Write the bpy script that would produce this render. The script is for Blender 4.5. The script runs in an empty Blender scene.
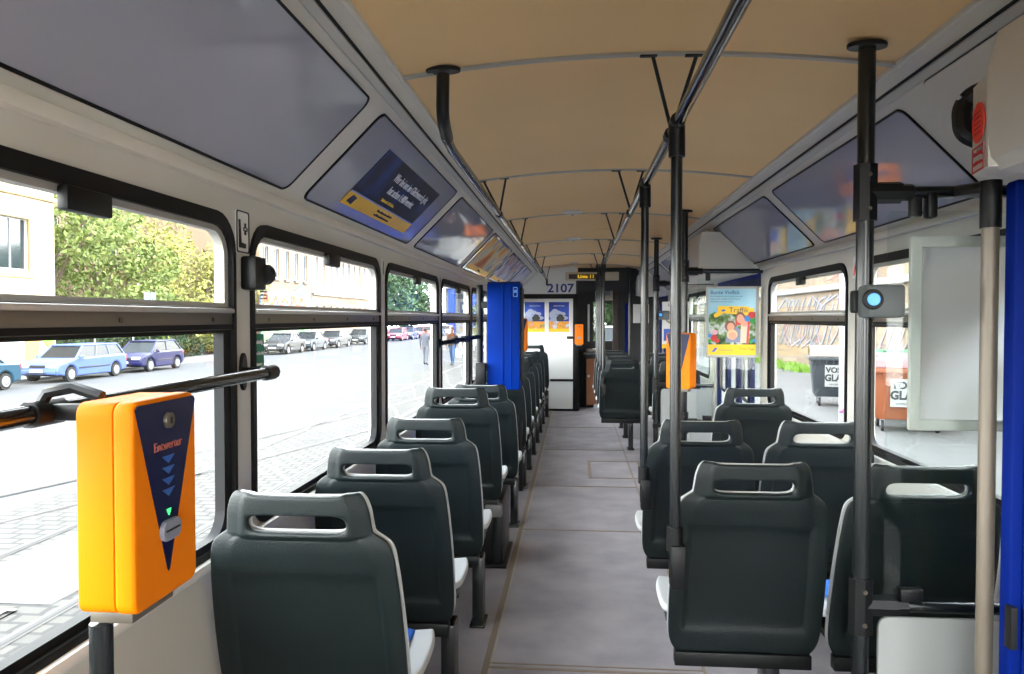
import bpy, bmesh, math, random
from mathutils import Matrix, Vector
random.seed(7)
C = bpy.context.scene.collection
SC = bpy.context.scene
PI = math.pi
# ------------------------------------------------------------------ camera, sky, exposure
cam = bpy.data.cameras.new('camera'); camo = bpy.data.objects.new('camera', cam); C.objects.link(camo)
cam.sensor_width = 36.0; cam.lens = 760.0 / 1024.0 * 36.0
cam.clip_start = 0.05; cam.clip_end = 600
camo.location = (0, 0, 1.38)
camo.rotation_euler = (math.radians(90) - math.atan(19 / 760), 0, math.atan(63 / 760))
SC.camera = camo
W = bpy.data.worlds.new('overcast_sky'); SC.world = W; W.use_nodes = True
nt = W.node_tree; bg = nt.nodes['Background']
tc = nt.nodes.new('ShaderNodeTexCoord'); sx = nt.nodes.new('ShaderNodeSeparateXYZ'); cr = nt.nodes.new('ShaderNodeValToRGB')
nt.links.new(tc.outputs['Generated'], sx.inputs[0]); nt.links.new(sx.outputs['Z'], cr.inputs[0]); nt.links.new(cr.outputs[0], bg.inputs[0])
cr.color_ramp.elements[0].position = 0.0; cr.color_ramp.elements[0].color = (1.26, 1.25, 1.24, 1)
cr.color_ramp.elements[1].position = 0.9; cr.color_ramp.elements[1].color = (0.58, 0.64, 0.72, 1)
bg.inputs[1].default_value = 5.0
vs = SC.view_settings
vs.view_transform = 'Standard'; vs.look = 'None'; vs.gamma = 1.0; vs.exposure = 1.88; vs.use_curve_mapping = False
SC.cycles.max_bounces = 10; SC.cycles.diffuse_bounces = 6; SC.cycles.transparent_max_bounces = 24
SC.cycles.caustics_reflective = False; SC.cycles.caustics_refractive = False
SC.cycles.sample_clamp_indirect = 8.0
SC.cycles.use_denoising = True

# ------------------------------------------------------------------ materials
def lin(c):
    return tuple((x / 12.92 if x <= 0.04045 else ((x + 0.055) / 1.055) ** 2.4) for x in [v / 255 for v in c])
MATS = {}
def mat(name, rgb, rough=0.5, metal=0.0, var=0.0, vscale=6.0, emit=0.0, spec=0.5, bump=0.0, bscale=60.0, coat=0.0, rgb2=None):
    if name in MATS: return MATS[name]
    m = bpy.data.materials.new(name); m.use_nodes = True; n = m.node_tree; p = n.nodes['Principled BSDF']
    col = lin(rgb); p.inputs['Base Color'].default_value = (*col, 1)
    p.inputs['Roughness'].default_value = rough; p.inputs['Metallic'].default_value = metal
    p.inputs['Specular IOR Level'].default_value = spec
    if coat: p.inputs['Coat Weight'].default_value = coat; p.inputs['Coat Roughness'].default_value = 0.06
    if emit: p.inputs['Emission Color'].default_value = (*col, 1); p.inputs['Emission Strength'].default_value = emit
    if var or rgb2:
        t = n.nodes.new('ShaderNodeTexCoord'); z = n.nodes.new('ShaderNodeTexNoise'); z.inputs['Scale'].default_value = vscale; z.inputs['Detail'].default_value = 6
        r = n.nodes.new('ShaderNodeValToRGB'); n.links.new(t.outputs['Object'], z.inputs['Vector']); n.links.new(z.outputs[0], r.inputs[0])
        c2 = lin(rgb2) if rgb2 else tuple(x * (1 - var) for x in col)
        r.color_ramp.elements[0].position = 0.35; r.color_ramp.elements[0].color = (*c2, 1)
        r.color_ramp.elements[1].position = 0.65; r.color_ramp.elements[1].color = (*(col if rgb2 else tuple(min(1, x * (1 + var)) for x in col)), 1)
        n.links.new(r.outputs[0], p.inputs['Base Color'])
    if bump:
        t = n.nodes.new('ShaderNodeTexCoord'); z = n.nodes.new('ShaderNodeTexNoise'); z.inputs['Scale'].default_value = bscale
        b = n.nodes.new('ShaderNodeBump'); b.inputs['Strength'].default_value = bump; b.inputs['Distance'].default_value = 0.01
        n.links.new(t.outputs['Object'], z.inputs['Vector']); n.links.new(z.outputs[0], b.inputs['Height']); n.links.new(b.outputs[0], p.inputs['Normal'])
    MATS[name] = m; return m
def glassmat(name, tint=(1, 1, 1), rough=0.0, refl=1.0):
    m = bpy.data.materials.new(name); m.use_nodes = True; n = m.node_tree
    for x in list(n.nodes): n.nodes.remove(x)
    o = n.nodes.new('ShaderNodeOutputMaterial'); mx = n.nodes.new('ShaderNodeMixShader'); tr = n.nodes.new('ShaderNodeBsdfTransparent')
    gl = n.nodes.new('ShaderNodeBsdfGlossy'); ge = n.nodes.new('ShaderNodeNewGeometry'); dp = n.nodes.new('ShaderNodeVectorMath'); dp.operation = 'DOT_PRODUCT'
    def mth(op, *v):
        q = n.nodes.new('ShaderNodeMath'); q.operation = op
        for k, x in enumerate(v):
            if isinstance(x, (int, float)): q.inputs[k].default_value = x
            else: n.links.new(x, q.inputs[k])
        return q.outputs[0]
    n.links.new(ge.outputs['Incoming'], dp.inputs[0]); n.links.new(ge.outputs['Normal'], dp.inputs[1])
    sch = mth('ADD', mth('MULTIPLY', mth('POWER', mth('SUBTRACT', 1.0, mth('ABSOLUTE', dp.outputs['Value'])), 5.0), 0.96), 0.04)
    fac = mth('MULTIPLY', sch, refl)
    tr.inputs[0].default_value = (*tint, 1); gl.inputs['Roughness'].default_value = rough
    n.links.new(fac, mx.inputs[0]); n.links.new(tr.outputs[0], mx.inputs[1]); n.links.new(gl.outputs[0], mx.inputs[2]); n.links.new(mx.outputs[0], o.inputs[0])
    return m
def brickmat(name, c1, c2, cm, sx_, sy_, mortar=0.01, axes='XY', rough=0.85, noise=0.25, off=0.5):
    m = bpy.data.materials.new(name); m.use_nodes = True; n = m.node_tree; p = n.nodes['Principled BSDF']; p.inputs['Roughness'].default_value = rough
    t = n.nodes.new('ShaderNodeTexCoord'); s = n.nodes.new('ShaderNodeSeparateXYZ'); c = n.nodes.new('ShaderNodeCombineXYZ'); b = n.nodes.new('ShaderNodeTexBrick')
    n.links.new(t.outputs['Object'], s.inputs[0]); n.links.new(s.outputs[axes[0]], c.inputs[0]); n.links.new(s.outputs[axes[1]], c.inputs[1]); 
    wob = n.nodes.new('ShaderNodeTexNoise'); wob.inputs['Scale'].default_value = 1.5; vm = n.nodes.new('ShaderNodeVectorMath'); vm.operation = 'MULTIPLY_ADD'
    vm.inputs[1].default_value = (0.06 * min(1, sx_ * 4),) * 3
    n.links.new(t.outputs['Object'], wob.inputs['Vector']); n.links.new(wob.outputs['Color'], vm.inputs[0]); n.links.new(c.outputs[0], vm.inputs[2]); n.links.new(vm.outputs[0], b.inputs['Vector'])
    b.inputs['Scale'].default_value = 1.0; b.inputs['Brick Width'].default_value = sx_; b.inputs['Row Height'].default_value = sy_; b.inputs['Mortar Size'].default_value = mortar; b.offset = off
    b.inputs['Color1'].default_value = (*lin(c1), 1); b.inputs['Color2'].default_value = (*lin(c2), 1); b.inputs['Mortar'].default_value = (*lin(cm), 1)
    z = n.nodes.new('ShaderNodeTexNoise'); z.inputs['Scale'].default_value = 0.7; z.inputs['Detail'].default_value = 8; n.links.new(t.outputs['Object'], z.inputs['Vector'])
    mx = n.nodes.new('ShaderNodeMixRGB'); mx.blend_type = 'MULTIPLY'; r = n.nodes.new('ShaderNodeValToRGB')
    r.color_ramp.elements[0].position = 0.3; r.color_ramp.elements[0].color = (1 - noise,) * 3 + (1,); r.color_ramp.elements[1].position = 0.7
    n.links.new(z.outputs[0], r.inputs[0]); mx.inputs[0].default_value = 1; n.links.new(b.outputs[0], mx.inputs[1]); n.links.new(r.outputs[0], mx.inputs[2]); n.links.new(mx.outputs[0], p.inputs['Base Color'])
    return m

M_shell = mat('dark_green_grey_plastic', (16, 25, 26), 0.42, bump=0.25, bscale=420, var=0.12, vscale=9, spec=0.35)
M_inner = mat('pale_grey_plastic', (182, 184, 184), 0.5)
M_blue_fab = mat('blue_seat_fabric', (28, 96, 190), 0.9, var=0.15, vscale=80)
M_black = mat('black_powder_coat', (7, 8, 9), 0.45, spec=0.35)
M_rubber = mat('black_rubber', (5, 5, 6), 0.6, spec=.3)
M_tube = mat('dark_grey_tube', (17, 21, 22), 0.25, spec=0.6)
M_rail = mat('dark_lacquered_rail', (16, 19, 21), 0.16, spec=0.8)
M_alu = mat('brushed_aluminium', (116, 110, 100), 0.4, metal=0.6)
M_alu2 = mat('pale_aluminium', (160, 158, 152), 0.45, metal=0.15)
M_silver = mat('silver_edge', (190, 190, 186), 0.4, metal=0.3)
M_wall = mat('warm_grey_wall_laminate', (200, 197, 188), 0.55, var=0.03, vscale=3)
M_cove = mat('grey_cove_laminate', (208, 204, 194), 0.5, var=0.04, vscale=2)
M_ledge = mat('pale_ledge', (205, 203, 196), 0.5)
M_ceil = mat('tan_ceiling_laminate', (240, 200, 140), 0.6, var=0.03, vscale=1.5)
M_rib = mat('ceiling_rib_metal', (176, 172, 164), 0.45, metal=0.2)
M_floor = mat('speckled_grey_linoleum', (144, 137, 140), 0.6, rgb2=(122, 117, 122), vscale=4, bump=0.06, bscale=30)
M_seam = mat('brown_floor_seam', (120, 106, 92), 0.6, metal=0.1)
M_yellow = mat('yellow_orange_enamel', (232, 122, 0), 0.45, spec=.12)
M_orange = mat('orange_enamel', (222, 112, 2), 0.45, spec=.2)
M_navy = mat('navy_enamel', (4, 14, 60), 0.35, spec=.25)
M_bluebox = mat('ticket_machine_blue', (0, 44, 136), 0.5, spec=.07)
M_doorblue = mat('door_blue', (0, 26, 104), 0.55, spec=.07)
M_kick = mat('kick_panel_grey', (150, 152, 150), 0.5)
M_leafblue = mat('dark_leaf_blue', (4, 14, 56), .5, spec=.1)
M_white = mat('white_laminate', (218, 220, 216), 0.45)
M_paper = mat('poster_white', (225, 225, 222), 0.6)
M_glass = glassmat('window_glass', (0.97, 0.99, 0.98), 0.0, 0.4)
M_screen = glassmat('screen_glass', (0.93, 0.96, 0.95), 0.0, 0.4)
M_brown = mat('brown_cab_panel', (122, 76, 50), 0.5, var=0.1)
M_dark = mat('dark_cab_lining', (18, 18, 20), 0.6)
M_skin = mat('skin', (112, 76, 58), 0.6)
def panelmat():
    return mat('glossy_lilac_grey_cover', (158, 159, 171), 0.05, spec=0.75, var=0.04, vscale=1.2)

# ------------------------------------------------------------------ helpers
def link(name, me, m=None, parent=None, smooth=30):
    o = bpy.data.objects.new(name, me); C.objects.link(o)
    if m is not None and not me.materials: me.materials.append(m)
    if smooth:
        me.polygons.foreach_set('use_smooth', [True] * len(me.polygons)); me.set_sharp_from_angle(angle=math.radians(smooth))
    if parent: o.parent = parent
    return o
def thing(name, label, cat, loc=(0, 0, 0), rz=0, group=None):
    o = bpy.data.objects.new(name, None); C.objects.link(o); o.empty_display_size = 0.1
    o.location = loc; o.rotation_euler = (0, 0, rz); o['label'] = label; o['category'] = cat
    if group: o['group'] = group
    return o
def tag(o, label, cat, group=None):
    o['label'] = label; o['category'] = cat
    if group: o['group'] = group
    return o
def struct(o, label=None):
    o['kind'] = 'structure'
    if label: o['label'] = label; o['category'] = label.split()[-1]
    return o
def eval_mesh(o, remove=True):
    dg = bpy.context.evaluated_depsgraph_get(); dg.update()
    me = bpy.data.meshes.new_from_object(o.evaluated_get(dg), depsgraph=dg)
    if remove:
        d = o.data; bpy.data.objects.remove(o)
    return me
def curve_mesh(cu):
    o = bpy.data.objects.new('tmp', cu); me = bpy.data.meshes.new_from_object(o); bpy.data.objects.remove(o); bpy.data.curves.remove(cu); return me
def rr(x0, y0, x1, y1, r=0.0, n=5):
    if r <= 0: return [(x0, y0), (x1, y0), (x1, y1), (x0, y1)]
    out = []
    for cx, cy, a in ((x1 - r, y0 + r, -PI / 2), (x1 - r, y1 - r, 0), (x0 + r, y1 - r, PI / 2), (x0 + r, y0 + r, PI)):
        for k in range(n + 1):
            t = a + PI / 2 * k / n; out.append((cx + r * math.cos(t), cy + r * math.sin(t)))
    return out
def circ(cx, cy, r, n=24, ry=None):
    return [(cx + r * math.cos(2 * PI * k / n), cy + (ry or r) * math.sin(2 * PI * k / n)) for k in range(n)]
def frame(o, a, b):
    a = Vector(a).normalized(); b = Vector(b).normalized(); c = a.cross(b)
    M = Matrix((a, b, c)).transposed().to_4x4(); M.translation = Vector(o); return M
XZ = lambda x=0, y=0, z=0: frame((x, y, z), (1, 0, 0), (0, 0, 1))      # normal -Y
YZ = lambda x=0, y=0, z=0: frame((x, y, z), (0, 1, 0), (0, 0, 1))      # normal +X
YZn = lambda x=0, y=0, z=0: frame((x, y, z), (0, -1, 0), (0, 0, 1))    # normal -X
XY = lambda x=0, y=0, z=0: Matrix.Translation((x, y, z))
def plate_me(outer, holes=(), t=0.01, M=None, bevel=0.0):
    cu = bpy.data.curves.new('tmp', 'CURVE'); cu.dimensions = '2D'; cu.fill_mode = 'BOTH'
    for pts in [outer] + list(holes):
        s = cu.splines.new('POLY'); s.points.add(len(pts) - 1)
        for i, p in enumerate(pts): s.points[i].co = (p[0], p[1], 0, 1)
        s.use_cyclic_u = True
    cu.extrude = max(0, t / 2 - bevel); cu.bevel_depth = bevel; cu.bevel_resolution = 2; cu.offset = -bevel
    me = curve_mesh(cu)
    if M is not None: me.transform(M)
    return me
def plate(name, outer, holes=(), t=0.01, M=None, m=None, parent=None, bevel=0.0, smooth=30):
    return link(name, plate_me(outer, holes, t, M, bevel), m, parent, smooth)
def text(name, s, size, M, m, parent=None, t=0.002, align='CENTER', sx_=1.0, shear=0, bold=0.0):
    cu = bpy.data.curves.new('tmp', 'FONT'); cu.body = s; cu.size = size; cu.extrude = t / 2; cu.align_x = align; cu.align_y = 'CENTER'; cu.resolution_u = 3; cu.shear = shear; cu.offset = bold
    me = curve_mesh(cu)
    me.transform(Matrix.Diagonal((sx_, 1, 1, 1))); me.transform(M); me.materials.clear()
    return link(name, me, m, parent, 0)
def box_me(x0, x1, y0, y1, z0, z1, bevel=0.0, seg=2):
    bm = bmesh.new(); bmesh.ops.create_cube(bm, size=1.0)
    for v in bm.verts: v.co = ((x0 + x1) / 2 + v.co.x * (x1 - x0), (y0 + y1) / 2 + v.co.y * (y1 - y0), (z0 + z1) / 2 + v.co.z * (z1 - z0))
    if bevel: bmesh.ops.bevel(bm, geom=list(bm.edges), offset=bevel, segments=seg, affect='EDGES', profile=0.5)
    me = bpy.data.meshes.new('box'); bm.to_mesh(me); bm.free(); return me
def box(name, x0, x1, y0, y1, z0, z1, m, parent=None, bevel=0.0, smooth=30, M=None):
    me = box_me(x0, x1, y0, y1, z0, z1, bevel)
    if M is not None: me.transform(M)
    return link(name, me, m, parent, smooth)
def join_me(mes):
    bm = bmesh.new()
    for me in mes: bm.from_mesh(me)
    out = bpy.data.meshes.new('joined'); bm.to_mesh(out); bm.free()
    return out
def tube_me(pts, r, n=12, cyclic=False, fillet=0.0):
    pts = [Vector(p) for p in pts]
    if fillet:
        new = [pts[0]]
        for i in range(1, len(pts) - 1):
            a, b, c = pts[i - 1], pts[i], pts[i + 1]; p0 = b + (a - b).normalized() * fillet; p1 = b + (c - b).normalized() * fillet
            for k in range(7):
                t = k / 6; new.append(p0 * (1 - t) ** 2 + b * 2 * t * (1 - t) + p1 * t * t)
        new.append(pts[-1]); pts = new
    cu = bpy.data.curves.new('tmp', 'CURVE'); cu.dimensions = '3D'; s = cu.splines.new('POLY'); s.points.add(len(pts) - 1)
    for i, p in enumerate(pts): s.points[i].co = (*p, 1)
    s.use_cyclic_u = cyclic; cu.bevel_depth = r; cu.bevel_resolution = max(1, n // 4); cu.use_fill_caps = True
    return curve_mesh(cu)
def tube(name, pts, r, m, parent=None, n=12, fillet=0.0):
    return link(name, tube_me(pts, r, n, False, fillet), m, parent, 40)
def grid_me(rows, faces_skip=None, thick=0.0, sub=0, off=-1):
    """rows: list of lists of points"""
    bm = bmesh.new(); V = [[bm.verts.new(p) for p in r] for r in rows]
    for i in range(len(V) - 1):
        for j in range(len(V[i]) - 1):
            if faces_skip and faces_skip(i, j): continue
            bm.faces.new((V[i][j], V[i][j + 1], V[i + 1][j + 1], V[i + 1][j]))
    for v in list(bm.verts):
        if not v.link_faces: bm.verts.remove(v)
    bmesh.ops.recalc_face_normals(bm, faces=bm.faces)
    me = bpy.data.meshes.new('g'); bm.to_mesh(me); bm.free()
    if thick or sub:
        o = bpy.data.objects.new('tmp', me); C.objects.link(o)
        if thick: md = o.modifiers.new('s', 'SOLIDIFY'); md.thickness = thick; md.offset = off
        if sub: md = o.modifiers.new('b', 'SUBSURF'); md.levels = sub; md.render_levels = sub
        me = eval_mesh(o)
    return me
def quad(name, pts, m, parent=None):
    me = bpy.data.meshes.new(name); me.from_pydata(pts, [], [tuple(range(len(pts)))]); return link(name, me, m, parent, 0)
def copy_tree(o, parent=None):
    c = o.copy(); C.objects.link(c); c.parent = parent
    for ch in list(o.children): copy_tree(ch, c)
    return c

# ------------------------------------------------------------------ tram shell
XL, XR = -0.885, 1.275
XC = (XL + XR) / 2
Y0, Y1 = -1.7, 13.3
YP = 11.27            # partition behind the driver's cab
struct(box('floor', XL, XR, Y0, Y1, -0.06, 0, M_floor))
n_tr = [0]
def trim(me, m, label=None):
    n_tr[0] += 1; return struct(link('trim_%d' % n_tr[0], me, m), label)
trim(box_me(-0.362, -0.338, Y0, YP, -0.001, 0.003), M_seam)
trim(box_me(-0.334, -0.326, Y0, YP, -0.001, 0.0025), mat('pale_seam', (150, 142, 130), 0.6))
trim(box_me(0.500, 0.512, Y0, YP, -0.001, 0.003), M_seam)
for y in (1.2, 2.95, 4.92, 6.22, 7.95, 9.6):
    trim(box_me(-0.34, 0.50, y - 0.008, y + 0.008, -0.001, 0.003), M_seam)
trim(box_me(-0.34, 0.50, 2.985, 2.992, -0.001, 0.0028), M_seam)
hatch = [(0.12, 6.55), (0.62, 6.55), (0.62, 7.35), (0.12, 7.35)]
trim(plate_me(hatch, [rr(0.15, 6.58, 0.59, 7.32)], 0.004, XY(0, 0, 0.001)), M_seam)
# side walls with rounded window openings
LP = [-1.0, 0.48, 1.96, 3.44, 4.92, 6.40, 7.88, 9.36, 10.84]
ZS, ZT = 0.795, 1.645
left_open = [(LP[i] + 0.05, LP[i + 1] - 0.05) for i in range(len(LP) - 1)]
right_open = [(2.13, 3.48), (3.68, 5.14), (7.32, 8.72), (8.86, 10.30)]
doors = [(0.45, 1.88, 'rear'), (5.36, 7.06, 'middle'), (10.62, 12.2, 'front')]
def wall_side(name, x, opens, dopens, side):
    holes = [rr(a, ZS, b, ZT, 0.10, 6) for a, b in opens]
    outer = [(Y0, 0), (Y1, 0), (Y1, 1.75), (Y0, 1.75)]
    if dopens:
        outer = [(Y0, 1.75), (Y0, 0)]
        for a, b, _ in dopens: outer += [(a, 0), (a, 1.70), (b, 1.70), (b, 0)]
        outer += [(Y1, 0), (Y1, 1.75)]
    o = plate(name, outer, holes, 0.05, YZ(x + (-0.025 if side < 0 else 0.025)), M_wall)
    return struct(o)
wall_side('wall_left', XL, left_open + [(10.95, 12.6)], [], -1)
wall_side('wall_right', XR, right_open, doors, 1)
# sill ledges
trim(box_me(XL, XL + 0.022, Y0, YP, 0.775, 0.80, 0.006), M_ledge)
for a, b in ((1.9, 5.30), (7.1, 10.6)): trim(box_me(XR - 0.022, XR, a, b, 0.775, 0.80, 0.006), M_ledge)
# bead under the cove
def zig(x): return box_me(x - 0.014, x + 0.014, Y0, YP, 1.705, 1.735, 0.006)
trim(zig(XL + 0.012), M_cove)
for a, b in ((1.9, 5.30), (7.1, 10.6)): trim(box_me(XR - 0.026, XR + 0.002, a, b, 1.705, 1.735, 0.006), M_cove)
# ceiling (shallow arch)
CW = 0.72
def zc(x): return 2.153 - 0.052 * ((x - XC) / CW) ** 2
rows = [[(XC + CW * (2 * j / 16 - 1), y, zc(XC + CW * (2 * j / 16 - 1))) for j in range(17)] for y in (Y0, Y1)]
struct(link('ceiling', grid_me(rows, thick=0.03, off=1), M_ceil))
bpy.data.objects['ceiling'].location.z = 0.0
for y in (0.5, 2.26, 4.0, 5.62, 7.5, 9.15, 10.9):
    pts = [(XC + CW * (2 * j / 20 - 1), y, zc(XC + CW * (2 * j / 20 - 1)) - 0.002) for j in range(21)]
    bm = bmesh.new(); prev = None
    for p in pts:
        q = [bm.verts.new((p[0], p[1] + dy, p[2] + dz)) for dy, dz in ((-0.011, 0.004), (-0.011, -0.006), (0.011, -0.006), (0.011, 0.004))]
        if prev:
            for k in range(3): bm.faces.new((prev[k], prev[k + 1], q[k + 1], q[k]))
        prev = q
    me = bpy.data.meshes.new('rib'); bm.to_mesh(me); bm.free(); trim(me, M_rib)
# coves: sloping strips between ceiling and side walls
def cove_frame(side):
    if side < 0: return frame((XL, 0, 1.735), (0, 1, 0), (0.365, 0, 0.365))     # a = Y, b = up the slope, normal into the car
    return frame((XR, 0, 1.735), (0, -1, 0), (-0.365, 0, 0.365))
SL = 0.365 * math.sqrt(2)
for side, nm in ((-1, 'left'), (1, 'right')):
    F = cove_frame(side); s = -side
    a0, a1 = (Y0, Y1) if side < 0 else (-Y1, -Y0)
    o = plate('wall_%s_cove' % nm, [(a0, 0), (a1, 0), (a1, SL), (a0, SL)], [], 0.02, F @ XY(0, 0, -0.010), M_cove); struct(o)
    # groove and bright moulding near the top, and white moulding at the ceiling edge
    trim(plate_me([(a0, 0.462), (a1, 0.462), (a1, 0.470), (a0, 0.470)], [], 0.004, F @ XY(0, 0, 0.002)), M_rubber)
    trim(plate_me([(a0, 0.435), (a1, 0.435), (a1, 0.460), (a0, 0.460)], [], 0.010, F @ XY(0, 0, 0.004), 0.003), M_silver)
    xe = XC + side * CW
    trim(box_me(min(xe, xe - side * 0.014) , max(xe, xe - side * 0.014), Y0, YP, 2.088, 2.112, 0.004), M_cove)
# ends
struct(plate('wall_rear', [(XL, 0), (XR, 0), (XR, 1.75), (XR - 0.36, 2.1), (XC, 2.17), (XL + 0.36, 2.1), (XL, 1.75)], [rr(-0.55, 0.85, 0.95, 1.8, 0.12)], 0.05, XZ(0, Y0), M_wall))
struct(plate('window_20', rr(-0.55, 0.85, 0.95, 1.8, 0.12), [], 0.006, XZ(0, Y0), M_glass))
struct(plate('wall_front', [(XL, 0), (XR, 0), (XR, 1.75), (XR - 0.36, 2.1), (XC, 2.17), (XL + 0.36, 2.1), (XL, 1.75)], [rr(-0.7, 0.98, 1.1, 1.66, 0.12)], 0.05, XZ(0, Y1), M_dark))
struct(plate('window_21', rr(-0.7, 0.98, 1.1, 1.66, 0.12), [], 0.006, XZ(0, Y1), M_glass))

# ------------------------------------------------------------------ windows
def window(i, x, a, b, side):
    root = plate('window_%d' % i, rr(a, ZS, b, ZT, 0.10, 6), [rr(a + 0.016, ZS + 0.022, b - 0.016, ZT - 0.034, 0.085, 6)], 0.03, YZ(x + side * 0.006), M_rubber); struct(root)
    root['label'] = 'black rubber framed side window'
    zm0, zm1 = 1.350, 1.408; s = side
    # mid rail with two ridges and screws
    box('mid_rail', x - 0.004 if s > 0 else x - 0.018, x + 0.018 if s > 0 else x + 0.004, a + 0.012, b - 0.012, zm0, zm1, M_alu, root, 0.004)
    box('rail_ridge', x - 0.014 if s > 0 else x, x if s > 0 else x + 0.014, a + 0.02, b - 0.02, zm1 - 0.016, zm1 - 0.004, M_silver, root, 0.003)
    box('rail_groove', x - 0.006 if s > 0 else x, x if s > 0 else x + 0.006, a + 0.02, b - 0.02, zm0 + 0.002, zm0 + 0.014, M_rubber, root)
    for k in range(4):
        y = a + 0.12 + k * (b - a - 0.24) / 3
        link('screw', tube_me([(x - s * 0.003, y, 1.376), (x - s * 0.0065, y, 1.376)], 0.006, 8), mat('screw_metal', (80, 74, 64), 0.4, metal=0.5), root)
    # upper sash of pale aluminium, lower black sash
    up = rr(a + 0.022, zm1 - 0.002, b - 0.022, ZT - 0.030, 0.075, 6)
    up = [(p[0], p[1]) for p in up]
    def sq(pts, z): return [(p[0], p[1]) for p in pts]
    outer = [(a + 0.022, zm1)] + [(b - 0.022, zm1)] + [p for p in rr(a + 0.022, 1.2, b - 0.022, ZT - 0.030, 0.080, 6) if p[1] > 1.45]
    inner = [(a + 0.044, zm1 + 0.010), (b - 0.044, zm1 + 0.010)] + [p for p in rr(a + 0.044, 1.2, b - 0.044, ZT - 0.048, 0.06, 6) if p[1] > 1.45]
    plate('upper_sash', outer, [inner], 0.022, YZ(x + s * 0.014), M_alu2, root)
    plate('upper_pane', outer, [], 0.005, YZ(x + s * 0.016), M_glass, root, smooth=0)
    lo = [(b - 0.022, zm0), (a + 0.022, zm0)] + [p for p in rr(a + 0.022, ZS + 0.022, b - 0.022, 2.0, 0.080, 6) if p[1] < 1.2]
    li = [(b - 0.060, zm0 - 0.008), (a + 0.040, zm0 - 0.008)] + [p for p in rr(a + 0.040, ZS + 0.040, b - 0.060, 2.0, 0.06, 6) if p[1] < 1.2]
    def order(pts):
        # [top right, top left] + (bottom right corner ..., top right?, top left?, bottom left corner)
        br = [p for p in pts[2:] if p[0] > (a + b) / 2]; bl = [p for p in pts[2:] if p[0] <= (a + b) / 2]
        return [pts[0], pts[1]] + bl + br
    plate('lower_sash', order(lo), [order(li)], 0.026, YZ(x + s * 0.012), M_rubber, root)
    plate('lower_pane', order(lo), [], 0.005, YZ(x + s * 0.016), M_glass, root, smooth=0)
    lo_ = .09 if i == 2 else 0.0
    box('latch', min(x - s * 0.022, x), max(x - s * 0.022, x), (a + b) / 2 - 0.075 + lo_, (a + b) / 2 + 0.055 + lo_, ZT - 0.080, ZT - 0.035, M_black, root, 0.006)
wi = 0
for a, b in left_open: wi += 1; window(wi, XL, a, b, -1)
wi += 1; window(wi, XL, 10.95, 12.6, -1)
for a, b in right_open: wi += 1; window(wi, XR, a, b, 1)

# ------------------------------------------------------------------ folding doors on the right
def folding_door(i, a, b):
    root = box('door_%d' % i, XR + 0.02, XR + 0.05, a, b, 1.66, 1.70, M_doorblue); struct(root)
    w = (b - a) / 4
    for k in range(4):
        y0 = a + k * w + 0.004; y1 = a + (k + 1) * w - 0.004
        lf = plate('leaf', rr(y0, 0.02, y1, 1.66, 0.02), [rr(y0 + 0.05, 0.62, y1 - 0.05, 1.60, 0.04), rr(y0 + 0.05, 0.12, y1 - 0.05, 0.54, 0.04)], 0.03, YZ(XR + 0.035), M_leafblue, root)
        plate('pane', rr(y0 + 0.045, 0.615, y1 - 0.045, 1.605, 0.04), [], 0.005, YZ(XR + 0.035), M_glass, lf)
        plate('lower_pane', rr(y0 + 0.045, 0.115, y1 - 0.045, 0.545, 0.04), [], 0.005, YZ(XR + 0.035), M_glass, lf)
    for k in (1, 3):
        y = a + k * w
        tube('door_handle', [(XR + 0.015, y + 0.02, 0.75), (XR - 0.02, y + 0.02, 0.78), (XR - 0.02, y + 0.02, 1.42), (XR + 0.015, y + 0.02, 1.45)], 0.012, M_alu, root, 8, 0.02)
folding_door(2, doors[1][0], doors[1][1]); folding_door(3, doors[0][0], doors[0][1]); folding_door(1, doors[2][0], doors[2][1])

# ------------------------------------------------------------------ cove covers
def cove_panel(side, y0, y1, label, grp=None):
    F = cove_frame(side)
    a0, a1 = (y0, y1) if side < 0 else (-y1, -y0)
    t = thing('cove_cover', label, 'panel', (0, 0, 0))
    plate('gasket', rr(a0, 0.034, a1, 0.408, 0.035), [rr(a0 + 0.007, 0.041, a1 - 0.007, 0.401, 0.03)], 0.006, F @ XY(0, 0, 0.003), M_rubber, t)
    plate('cover', rr(a0 + 0.006, 0.040, a1 - 0.006, 0.402, 0.03), [], 0.004, F @ XY(0, 0, 0.002), panelmat(), t)
    return t
LPY = [(-1.2, 0.46), (0.60, 2.20), (2.34, 3.84), (3.99, 5.54), (5.69, 7.24), (7.39, 8.94), (9.09, 10.5)]
llab = ['empty glossy cove cover behind the passenger side camera position, left', 'largest empty lilac-grey cove cover over the first left window', 'lilac-grey cove cover carrying the dark blue text poster', 'empty lilac-grey cove cover right after the blue text poster',
        'cove cover above left windows behind the yellow and grey photo poster', 'cove cover under the pale violet poster, left side', 'farthest left cove cover, next to the numbered partition']
for i, (a, b) in enumerate(LPY):
    if i == 0: continue
    cove_panel(-1, a, b, llab[i])
cove_panel(1, 2.42, 3.95, 'larger lilac-grey cove cover on the right, crossed by the black pole')
cove_panel(1, 4.09, 5.58, 'lilac-grey cove cover on the right above the poster of the smiling people')
cove_panel(1, 7.4, 8.9, 'right cove cover beyond the middle door')
cove_panel(1, 9.05, 10.4, 'right cove cover next to the front door')
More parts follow.
